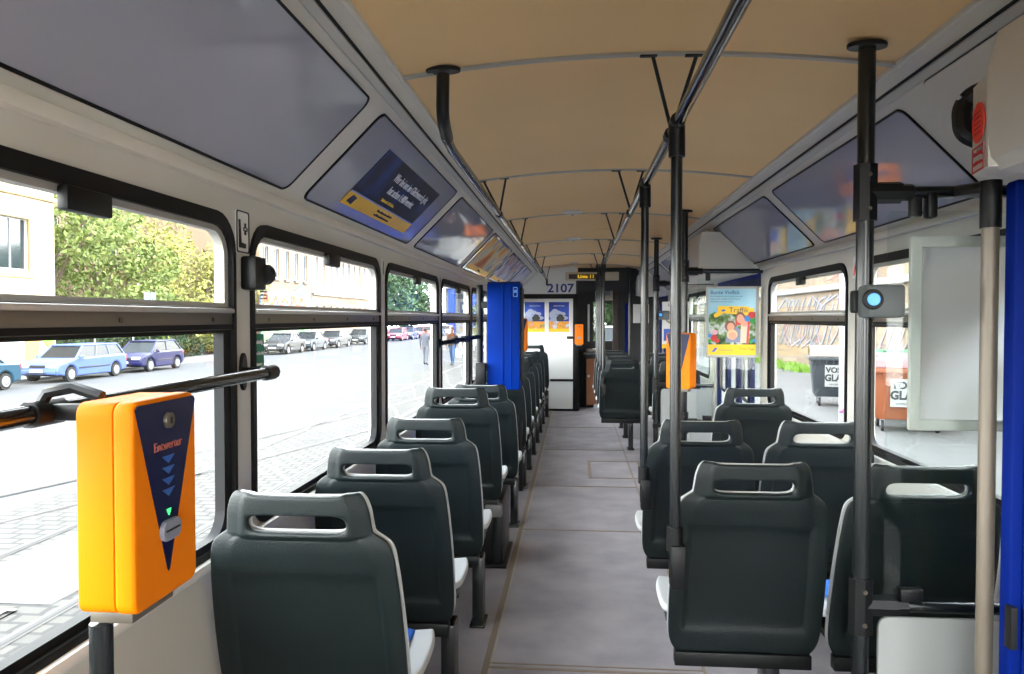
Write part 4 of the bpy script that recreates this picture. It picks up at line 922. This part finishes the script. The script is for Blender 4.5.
# trees in the third window and the blue-columned building in the fourth
for i, (x, y, r, h) in enumerate(((-28, 106, 6.0, 13), (-30, 118, 6.5, 14), (-27.8, 123, 6.0, 14), (-19, 155, 7, 14))):
    tree(['tree behind the red parked cars', 'green tree in the middle of the third left window', 'tall green tree at the right of the third left window', 'pale far tree behind the blue columns'][i], x, y, h, r, mat('hazy_green_leaves', (68, 92, 64), .9, rgb2=(52, 76, 50), vscale=.8) if i < 3 else M_leafA, 50 + i, 3800, 'far trees at the end of the street', leaf=.4)
M_bc = mat('column_blue', (32, 66, 140), .6)
t = thing('station_building', 'far pale building with blue columns and red sign in the fourth window', 'building', (0, 0, 0))
y = 128
box('body', -22.5, -6, y + 3, y + 12, -1.2, 7.5, mat('hazy_wall', (130, 130, 132), .9), t)
for k in range(5): box('column', -21.5 + 3.6 * k, -20.4 + 3.6 * k, y, y + 1, -1.2, 6.4, M_bc, t)
for k in range(4): box('glazing', -20.3 + 3.6 * k, -18.1 + 3.6 * k, y + 2.9, y + 2.98, 0.5, 5.6, M_pane2, t)
box('canopy', -22.5, -6, y - .5, y + 3, 6.4, 7.6, M_wf, t)
box('red_sign', -17.5, -11, y - .7, y - .5, 7.0, 8.2, mat('far_red', (200, 60, 60), .7), t)
box('white_band', -19.5, -12, y + 2.6, y + 2.8, 2.8, 3.7, M_wf, t)

# ---------------------------------------------------------------- cars
M_tyre = mat('tyre', (26, 26, 28), .8); M_hub = mat('wheel_cover', (150, 152, 156), .4, metal=.3); M_cglass = mat('car_glass', (26, 32, 36), .25, spec=.25)
M_lamp = mat('headlamp', (210, 214, 220), .15); M_red = mat('tail_lamp', (190, 24, 30), .25); M_plate = mat('number_plate_white', (215, 215, 210), .5); M_trim = mat('car_black_trim', (30, 32, 36), .6)
def car(label, loc, rz, paint, style='estate', L=4.5, Wd=1.72, H=1.45, group='cars parked across the street', detail=True):
    """front toward local -Y, origin on the ground in the middle"""
    t = thing('parked_car', label, 'car', loc, rz, group)
    hw = Wd / 2; f = -L / 2; r = L / 2; fw = f + .82; rw = r - .80 if style != 'hatch' else r - .66; wr = .30
    def arch(c): return [(c + (wr + .06) * math.cos(a), .30 + (wr + .06) * math.sin(a)) for a in [PI - PI * k / 8 for k in range(9)]]
    belt = .90
    prof = [(f + .03, .32), (f, .45), (f + .02, .62), (f + .12, .74), (f + 1.05, belt + .02), (f + 1.25, belt + .04)]
    if style == 'saloon': prof += [(r - 1.0, belt + .06), (r - .08, belt + .03), (r, .75), (r - .01, .40), (r - .06, .30)]
    else: prof += [(r - .12, belt + .08), (r - .02, .80), (r, .48), (r - .04, .32)]
    bot = [p for p in reversed(arch(rw))] ; bot2 = [p for p in reversed(arch(fw))]
    outl = prof + [(rw + wr + .06, .22)] + bot[1:-1] + [(rw - wr - .06, .20), (fw + wr + .06, .20)] + bot2[1:-1] + [(fw - wr - .06, .24)]
    me = plate_me(outl, [], Wd, YZ(0, 0, 0), .07); body = link('body', me, paint, t, 40)
    # cabin
    if style == 'estate': g = [(f + 1.12, f + 1.78), (r - .08, r - .42)]
    elif style == 'hatch': g = [(f + .95, f + 1.62), (r - .10, r - .52)]
    else: g = [(f + 1.15, f + 1.85), (r - .72, r - 1.28)]
    ti = .16; z0 = belt - .02; z1 = H - .05
    B = [(-hw + .05, g[0][0]), (hw - .05, g[0][0]), (hw - .05, g[1][0]), (-hw + .05, g[1][0])]; T = [(-hw + .05 + ti, g[0][1]), (hw - .05 - ti, g[0][1]), (hw - .05 - ti, g[1][1]), (-hw + .05 + ti, g[1][1])]
    me = bpy.data.meshes.new('cabin'); me.from_pydata([(x, y, z0) for x, y in B] + [(x, y, z1) for x, y in T], [], [(0, 1, 5, 4), (1, 2, 6, 5), (2, 3, 7, 6), (3, 0, 4, 7), (4, 5, 6, 7), (3, 2, 1, 0)])
    link('windows', me, M_cglass, t, 0)
    bm = bmesh.new()
    ro = plate_me([(T[0][0] - .02, T[0][1] - .05), (T[1][0] + .02, T[1][1] - .05), (T[2][0] + .02, T[2][1] + .05), (T[3][0] - .02, T[3][1] + .05)], [], .07, XY(0, 0, z1 + .02), .03)
    link('roof', ro, paint, t, 40)
    pil = []
    for s in (-1, 1):
        def P(u, v, o=.012): # u along belt 0..1, v up
            yb = g[0][0] + u * (g[1][0] - g[0][0]); yt = g[0][1] + u * (g[1][1] - g[0][1])
            return (s * (hw - .05 - ti * v + o), yb + (yt - yb) * v, z0 + (z1 - z0) * v)
        for u in ([0, .38, .68, 1] if style != 'hatch' else [0, .48, 1]):
            pil.append(tube_me([P(u, -.02), P(u, 1)], .035 if u in (0, 1) else .022, 6))
        pil.append(tube_me([P(0, .0), P(1, .0)], .03, 6))
    link('pillars', join_me(pil), paint, t, 40)
    for s in (-1, 1):
        for yc in (fw, rw):
            w = link('wheel', tube_me([(s * (hw - .20), yc, .30), (s * (hw - .01), yc, .30)], .30, 20), M_tyre, t, 40)
            hb = plate_me(circ(0, 0, .19, 20), [circ(.115 * math.cos(a), .115 * math.sin(a), .03, 8) for a in [k * PI / 4 for k in range(8)]], .03, YZ(s * (hw + .0), yc, .30), .006)
            link('hub_cover', hb, M_hub, w, 40)
        box('headlamp', s * hw * .66 - .20, s * hw * .66 + .20, f - .005, f + .14, .60, .73, M_lamp, t, .03)
        box('tail_lamp', s * (hw - .12) - .10, s * (hw - .12) + .115, r - .16, r + .005, .66, .92, M_red, t, .03)
        box('mirror', s * (hw + .07) - .09, s * (hw + .07) + .07, f + 1.28, f + 1.42, belt + .0, belt + .14, paint if style != 'saloon' else M_trim, t, .03)
        box('side_strip', s * hw - .012, s * hw + .012, fw + .45, rw - .45, .50, .56, M_trim, t, .006)
    box('grille', -hw * .36, hw * .36, f - .012, f + .06, .60, .70, M_trim, t, .01); box('bumper', -hw + .08, hw - .08, f - .05, f + .10, .34, .50, paint, t, .03); box('bumper_gap', -hw * .5, hw * .5, f - .056, f + .0, .36, .41, M_trim, t, .01)
    box('bumper', -hw + .08, hw - .08, r - .08, r + .05, .36, .54, paint, t, .03)
    box('license_plate', -.26, .26, f - .065, f - .045, .43, .53, M_plate, t); box('license_plate', -.26, .26, r + .045, r + .06, .56, .66, M_plate, t)
    link('windscreen_frame', join_me([tube_me([(-hw + .07, g[0][0], z0), (-hw + .05 + ti, g[0][1], z1)], .03, 6), tube_me([(hw - .07, g[0][0], z0), (hw - .05 - ti, g[0][1], z1)], .03, 6)]), paint, t, 40)
    return t
def paint(n, c): return mat('paint_' + n, c, .4, coat=.12, spec=.35)
cx = -20.9
car('teal car cut off by the left picture edge', (cx, 24.0, gz(cx)), 0, paint('teal', (22, 62, 82)), 'saloon', 4.1)
car('silver-blue estate car parked by the cream building', (cx, 30.25, gz(cx)), 0, paint('silver_blue', (74, 94, 142)), 'estate', 4.6)
car('navy blue hatchback parked behind the estate car', (cx, 35.6, gz(cx)), 0, paint('navy', (18, 20, 66)), 'hatch', 3.9)
cars = [(53.2, 'saloon', 4.3, (20, 24, 32), 'near dark people carrier in the second left window'), (58.4, 'saloon', 4.2, (44, 52, 58), 'grey saloon, second car in the second left window'), (64.7, 'estate', 4.5, (28, 34, 40), 'dark grey estate, third car in the second left window'), (73.0, 'hatch', 4.0, (28, 38, 42), 'dark hatchback at the right edge of the second left window'),
        (83.5, 'hatch', 3.9, (126, 30, 48), 'pinkish red car, first in the third left window'), (88.5, 'hatch', 4.1, (26, 32, 60), 'dark blue car in the third left window'), (93.5, 'hatch', 3.9, (96, 26, 50), 'dark pink car in the third left window'), (98.5, 'saloon', 4.2, (140, 24, 34), 'bright red car in the third left window'), (104.5, 'estate', 4.4, (56, 72, 106), 'blue-grey car at the right of the third left window'), (111, 'hatch', 4.0, (190, 190, 192), 'white car farthest along the left row')]
for y, st, L, c, lb in cars: car(lb, (cx + (.0 if y < 80 else 1.0 + (y - 80) * .03), y, gz(cx)), 0, paint('c%d' % int(y), c), st, L)
car('white hatchback ahead of the tram, seen through the windscreen', (1.9, 38, GZ), PI * 1.0, paint('white', (160, 160, 164)), 'hatch', 4.3, H=1.85, group='')
# foliage ahead of the tram
tree('green tree ahead of the tram, beyond the windscreen', 2.6, 48, 8, 5, M_leafC, 70, 9000, '', leaf=.34)
tree('second green tree ahead of the tram, further left', -4.5, 60, 9, 5, M_leafA, 71, 8000, '', leaf=.34)

# ---------------------------------------------------------------- people
def person(label, loc, rz, top, legs, hair, bag=False, s=1.0, jacket_open=None, phase=1):
    t = thing('person', label, 'person', loc, rz)
    # one connected skeleton grown with a skin modifier (faces local -Y)
    V = []; E = []; R = []
    def v(p, r, par=None):
        V.append(p); R.append(r)
        if par is not None: E.append((par, len(V) - 1))
        return len(V) - 1
    pel = v((0, 0, .95), (.155, .105)); sp = v((0, .0, 1.15), (.15, .10), pel); ch = v((0, .01, 1.35), (.175, .11), sp); nk = v((0, .0, 1.49), (.065, .06), ch); nk2 = v((0, -.01, 1.55), (.055, .055), nk); hd = v((0, -.015, 1.62), (.078, .09), nk2); tp = v((0, -.01, 1.70), (.072, .085), hd); v((0, -.005, 1.755), (.04, .05), tp)
    for sd in (-1, 1):
        sw = .14 * sd * phase
        hp = v((sd * .095, 0, .90), (.095, .095), pel); kn = v((sd * .10, -sw - .02, .50), (.062, .065), hp); an = v((sd * .10, -sw * 1.5 + .05, .10), (.042, .045), kn); fo = v((sd * .105, -sw * 1.5 - .03, .045), (.045, .035), an); v((sd * .11, -sw * 1.5 - .14, .035), (.04, .028), fo)
        sh = v((sd * .19, .01, 1.40), (.062, .062), ch); el = v((sd * .25, .04 + sw * .5, 1.13), (.046, .046), sh); wr = v((sd * .25, -.06 + sw * .8, .90), (.032, .030), el); hn = v((sd * .25, -.075 + sw * .9, .82), (.036, .022), wr)
        for k in range(4): v((sd * .25 + (k - 1.5) * .004 * sd, -.045 - k * .022 + sw * .9, .735 + .006 * abs(k - 1.5)), (.010, .010), hn)
        v((sd * .25 - sd * .03, -.11 + sw * .9, .79), (.011, .011), hn)
    me = bpy.data.meshes.new('body'); me.from_pydata(V, E, []); o = bpy.data.objects.new('tmp', me); C.objects.link(o)
    o.modifiers.new('k', 'SKIN'); o.modifiers.new('s', 'SUBSURF').levels = 1
    for k, rr_ in enumerate(R): me.skin_vertices[0].data[k].radius = rr_
    me.skin_vertices[0].data[0].use_root = True
    bme = eval_mesh(o)
    for mm in (M_skin, top, legs, M_trim): bme.materials.append(mm)
    for p in bme.polygons:
        z = p.center.z; x = abs(p.center.x)
        p.material_index = 0 if (z > 1.50 or (x > .19 and z < .90)) else (1 if (z > .93 or (x > .18 and z > .8)) else (3 if z < .085 else 2))
    bme.transform(Matrix.Scale(s, 4)); link('body', bme, None, t, 60)
    hm = []
    bm = bmesh.new(); bmesh.ops.create_uvsphere(bm, u_segments=14, v_segments=9, radius=1)
    for w in bm.verts: w.co = (w.co.x * .092, w.co.y * .105 + .012, 1.70 + w.co.z * .085)
    for w in [w for w in bm.verts if w.co.z < 1.66 and w.co.y < .03]: bm.verts.remove(w)
    hme = bpy.data.meshes.new('hair'); bm.to_mesh(hme); bm.free(); hme.transform(Matrix.Scale(s, 4)); link('hair', hme, hair, t, 60)
    fc = [box_me(-.010, .010, -.125, -.10, 1.615, 1.66, .004)]
    f = link('nose', fc[0], M_skin, t, 60)
    for sd in (-1, 1): box('eye', sd * .032 - .010, sd * .032 + .010, -.103, -.093, 1.662, 1.672, M_trim, t)
    box('mouth', -.022, .022, -.104, -.094, 1.590, 1.598, mat('lips', (150, 80, 74), .6), t)
    if jacket_open: 
        jk = []
        rows = []
        for z, w, d in ((.84, .215, .165), (1.0, .205, .16), (1.2, .205, .16), (1.36, .235, .165), (1.44, .19, .145), (1.48, .12, .12)):
            rows.append([(w * math.sin(a), -d * math.cos(a) * 1.0 + .005, z) for a in [(-PI + .0) + (2 * PI) * k / 20 for k in range(3, 18)]])
        g = [[(-p[0], -p[1] + .01, p[2]) for p in r] for r in rows]
        link('jacket', grid_me(g, None, .012, 1, 1), jacket_open, t, 60)
    if bag:
        b = plate_me([(-.02, 0), (.24, 0), (.26, .30), (.16, .36), (.06, .36), (-.04, .30)], [circ(.11, .33, .025, 8)], .10, frame((.22 * s, .10, .42), (0, -1, 0), (0, 0, 1)), .03)
        tag_ = thing('carrier_bag', 'white carrier bag in the walking person\'s hand', 'bag', loc, rz); link('bag', b, M_wf, tag_, 60)
    return t
M_jean = mat('light_jeans', (58, 82, 116), .9); M_gjk = mat('grey_jacket', (44, 46, 52), .9); M_hair = mat('dark_hair', (34, 26, 22), .8)
person('person in dark jacket, brown shirt and light jeans walking toward the tram', (-5.85, 36.0, GZ), math.radians(-6), mat('brown_shirt', (50, 28, 12), .9), M_jean, M_hair, bag=True, s=1.02, jacket_open=M_gjk)
person('person in grey, standing right of the walking person, half behind the window frame', (-5.35, 37.5, GZ), math.radians(170), M_gjk, mat('grey_trousers', (90, 92, 100), .9), M_hair, s=1.0, phase=.3)
person('person in grey at the right edge of the third left window', (-7.15, 36.0, GZ), math.radians(170), mat('pale_grey_coat', (74, 76, 84), .9), mat('grey_trousers', (90, 92, 100), .9), M_hair, s=1.0, phase=.5)

# ---------------------------------------------------------------- right side of the street
M_stone = brickmat('embankment_stone', (116, 100, 80), (104, 90, 74), (90, 82, 72), 1.4, .62, .03, 'YZ', noise=.22)
w = box('wall_embankment', 9.0, 9.8, -10, 80, RZ0 - .1, 2.35, M_stone); struct(w)
box('coping', 8.85, 9.8, -10, 80, 2.35, 2.55, MATS['kerb_stone'], w, .03)
box('upper_wall', 9.35, 9.8, -10, 80, 2.55, 9.0, M_stone, w)
def scrawl(seed, y0, z0, w_, h_, m, parent, n=7, r=.05):
    rnd = random.Random(seed); tb = []
    for k in range(n):
        y = y0 + w_ * (k + .5) / n; a0 = rnd.uniform(0, 6)
        pts = [(8.985, y + w_ / n * 1.5 * math.cos(a0 + q * 1.15) * (1 - q * .07), z0 + h_ * (.5 + .5 * math.sin(a0 + q * .9))) for q in range(9)]
        tb.append(tube_me(pts, r, 6))
    me = join_me(tb)
    for v in me.vertices: v.co.x = 8.985 + (v.co.x - 8.985) * .2
    return link('graffiti', me, m, parent, 0)
scrawl(1, 27, .2, 7, 2.0, mat('graffiti_blue_grey', (104, 104, 112), .9), w, 9, .05); scrawl(2, 20, .0, 5, 1.7, mat('graffiti_violet', (112, 96, 100), .9), w, 7, .05)
scrawl(3, 14, .2, 5, 1.6, mat('graffiti_rose', (120, 84, 76), .9), w, 7, .04); scrawl(4, 24, 2.7, 4, .8, mat('graffiti_rose', (120, 84, 76), .9), w, 6, .04)
# grass at the wall foot
rnd = random.Random(9)
bm = bmesh.new()
for k in range(5200):
    y = rnd.uniform(14, 40); x = 8.82 - abs(rnd.gauss(0, .26)); 
    if math.sin(y * 1.1) + math.sin(y * .37 + 1) < -.3: continue
    hgt = rnd.uniform(.08, .35); a = rnd.uniform(0, 6.28); dx, dy = .03 * math.cos(a), .03 * math.sin(a); lx, ly = rnd.gauss(0, .08), rnd.gauss(0, .08)
    bm.faces.new([bm.verts.new((x - dx, y - dy, RZ0)), bm.verts.new((x + dx, y + dy, RZ0)), bm.verts.new((x + lx, y + ly, RZ0 + hgt))])
me = bpy.data.meshes.new('grass'); bm.to_mesh(me); bm.free(); g = link('grass_tufts', me, mat('spring_grass', (96, 130, 38), .9), None, 0); g['kind'] = 'stuff'; tag(g, 'bright green grass growing along the foot of the graffiti wall', 'grass')
def bin_(label, loc, rz, m, mlid, lidbits=True):
    t = thing('wheelie_bin', label, 'bin', loc, rz)
    # tapered hull, front toward -Y, 1.30 wide
    rows = []
    for z, w_, d in ((.22, .54, .40), (.26, .56, .42), (.9, .62, .50), (1.08, .64, .53)):
        pts = rr(-w_, -d, w_, d, .06, 3); rows.append([(p[0], p[1], z) for p in pts] + [(pts[0][0], pts[0][1], z)])
    me = grid_me(rows); bm = bmesh.new(); bm.from_mesh(me); bmesh.ops.remove_doubles(bm, verts=bm.verts, dist=1e-4); bmesh.ops.holes_fill(bm, edges=[e for e in bm.edges if e.is_boundary]); me = bpy.data.meshes.new('h'); bm.to_mesh(me); bm.free()
    link('hull', me, m, t, 40)
    plate('rim', rr(-.68, -.57, .68, .57, .06), [], .09, XY(0, 0, 1.10), m, t, .01)
    for k in range(9): box('rim_rib', -.60 + .15 * k - .01, -.60 + .15 * k + .01, -.60, -.52, .98, 1.06, m, t)
    rows = []
    for k in range(9):
        a = PI * k / 8; rows.append([(x, -.56 * math.cos(a), 1.15 + .22 * math.sin(a) ** .8) for x in (-.66, -.64, 0, .64, .66)])
    lid = link('lid', grid_me(rows, None, .02, 0, 1), mlid, t, 40)
    for k in range(5):
        box('lid_ridge', -.56 + .28 * k - .03, -.56 + .28 * k + .03, -.38, .30, 1.30, 1.385, mat('lid_ridge_grey', (110, 104, 100), .7) if lidbits else m, lid, .01)
    for sx2 in (-1, 1):
        for sy2 in (-1, 1):
            wl = link('wheel', tube_me([(sx2 * .44 - .025, sy2 * .32, .10), (sx2 * .44 + .025, sy2 * .32, .10)], .10, 14), M_tyre, t, 40)
            box('fork', sx2 * .44 - .04, sx2 * .44 + .04, sy2 * .32 - .015, sy2 * .32 + .03, .10, .24, M_hub, wl, .004)
    st = plate('paper_sticker', rr(-.34, .46, .10, .96), [], .006, frame((0, -.478, 0), (1, 0, 0), (0, -.07, 1)), mat('sticker_paper', (140, 140, 138), .7), t)
    Mst = frame((0, -.484, 0), (1, 0, 0), (0, -.07, 1))
    text('sticker_lettering', 'VOSS', .17, Mst @ XY(-.12, .84, 0), M_trim, st, bold=.007); text('sticker_lettering', 'GLAS', .21, Mst @ XY(-.12, .66, 0), M_trim, st, sx_=.9, bold=.009)
    text('sticker_lettering', 'container', .07, Mst @ XY(-.12, .52, 0), M_trim, st)
    return t
bin_('black wheeled waste container by the graffiti wall', (6.15, 18.3, RZ0), math.radians(-14), mat('bin_anthracite', (34, 40, 45), .6), mat('bin_lid_beige', (126, 112, 96), .7))
b = bin_('brown wheeled waste container with torn paper on its lid', (6.02, 14.35, RZ0), math.radians(-14), mat('bin_brown', (116, 62, 32), .6), mat('bin_lid_pink', (120, 80, 80), .7))
scr = random.Random(2)
tb = [tube_me([(.18 + .05 * math.sin(q * 1.7 + k), -.50 - .0 * q, .40 + .07 * q) for q in range(8)], .018, 6) for k in range(2)]
link('white_scrawl', join_me(tb), M_wf, b, 0)
bin_('green waste container partly hidden behind the brown one', (6.3, 16.2, RZ0), math.radians(-14), mat('bin_green', (30, 72, 44), .6), mat('bin_lid_green', (36, 86, 52), .6), False)
t = thing('street_post', 'pale concrete street post with pink scrawl beside the tram', 'post', (3.78, 10.9, RZ0))
tube('post', [(0, 0, 0), (0, 0, 6.5)], .115, mat('pale_post', (150, 150, 152), .8), t, 20)
me = join_me([tube_me([(.119 * math.cos(a), .119 * math.sin(a), .35 + .22 * k + .06 * math.sin(a * 3)) for a in [-2.8 + .3 * q for q in range(8)]], .014, 6) for k in range(3)]); link('pink_scrawl', me, mat('graffiti_pink', (220, 90, 150), .8), t, 0)
for o in bpy.data.objects:
    if 'group' in o and not o['group']: del o['group']
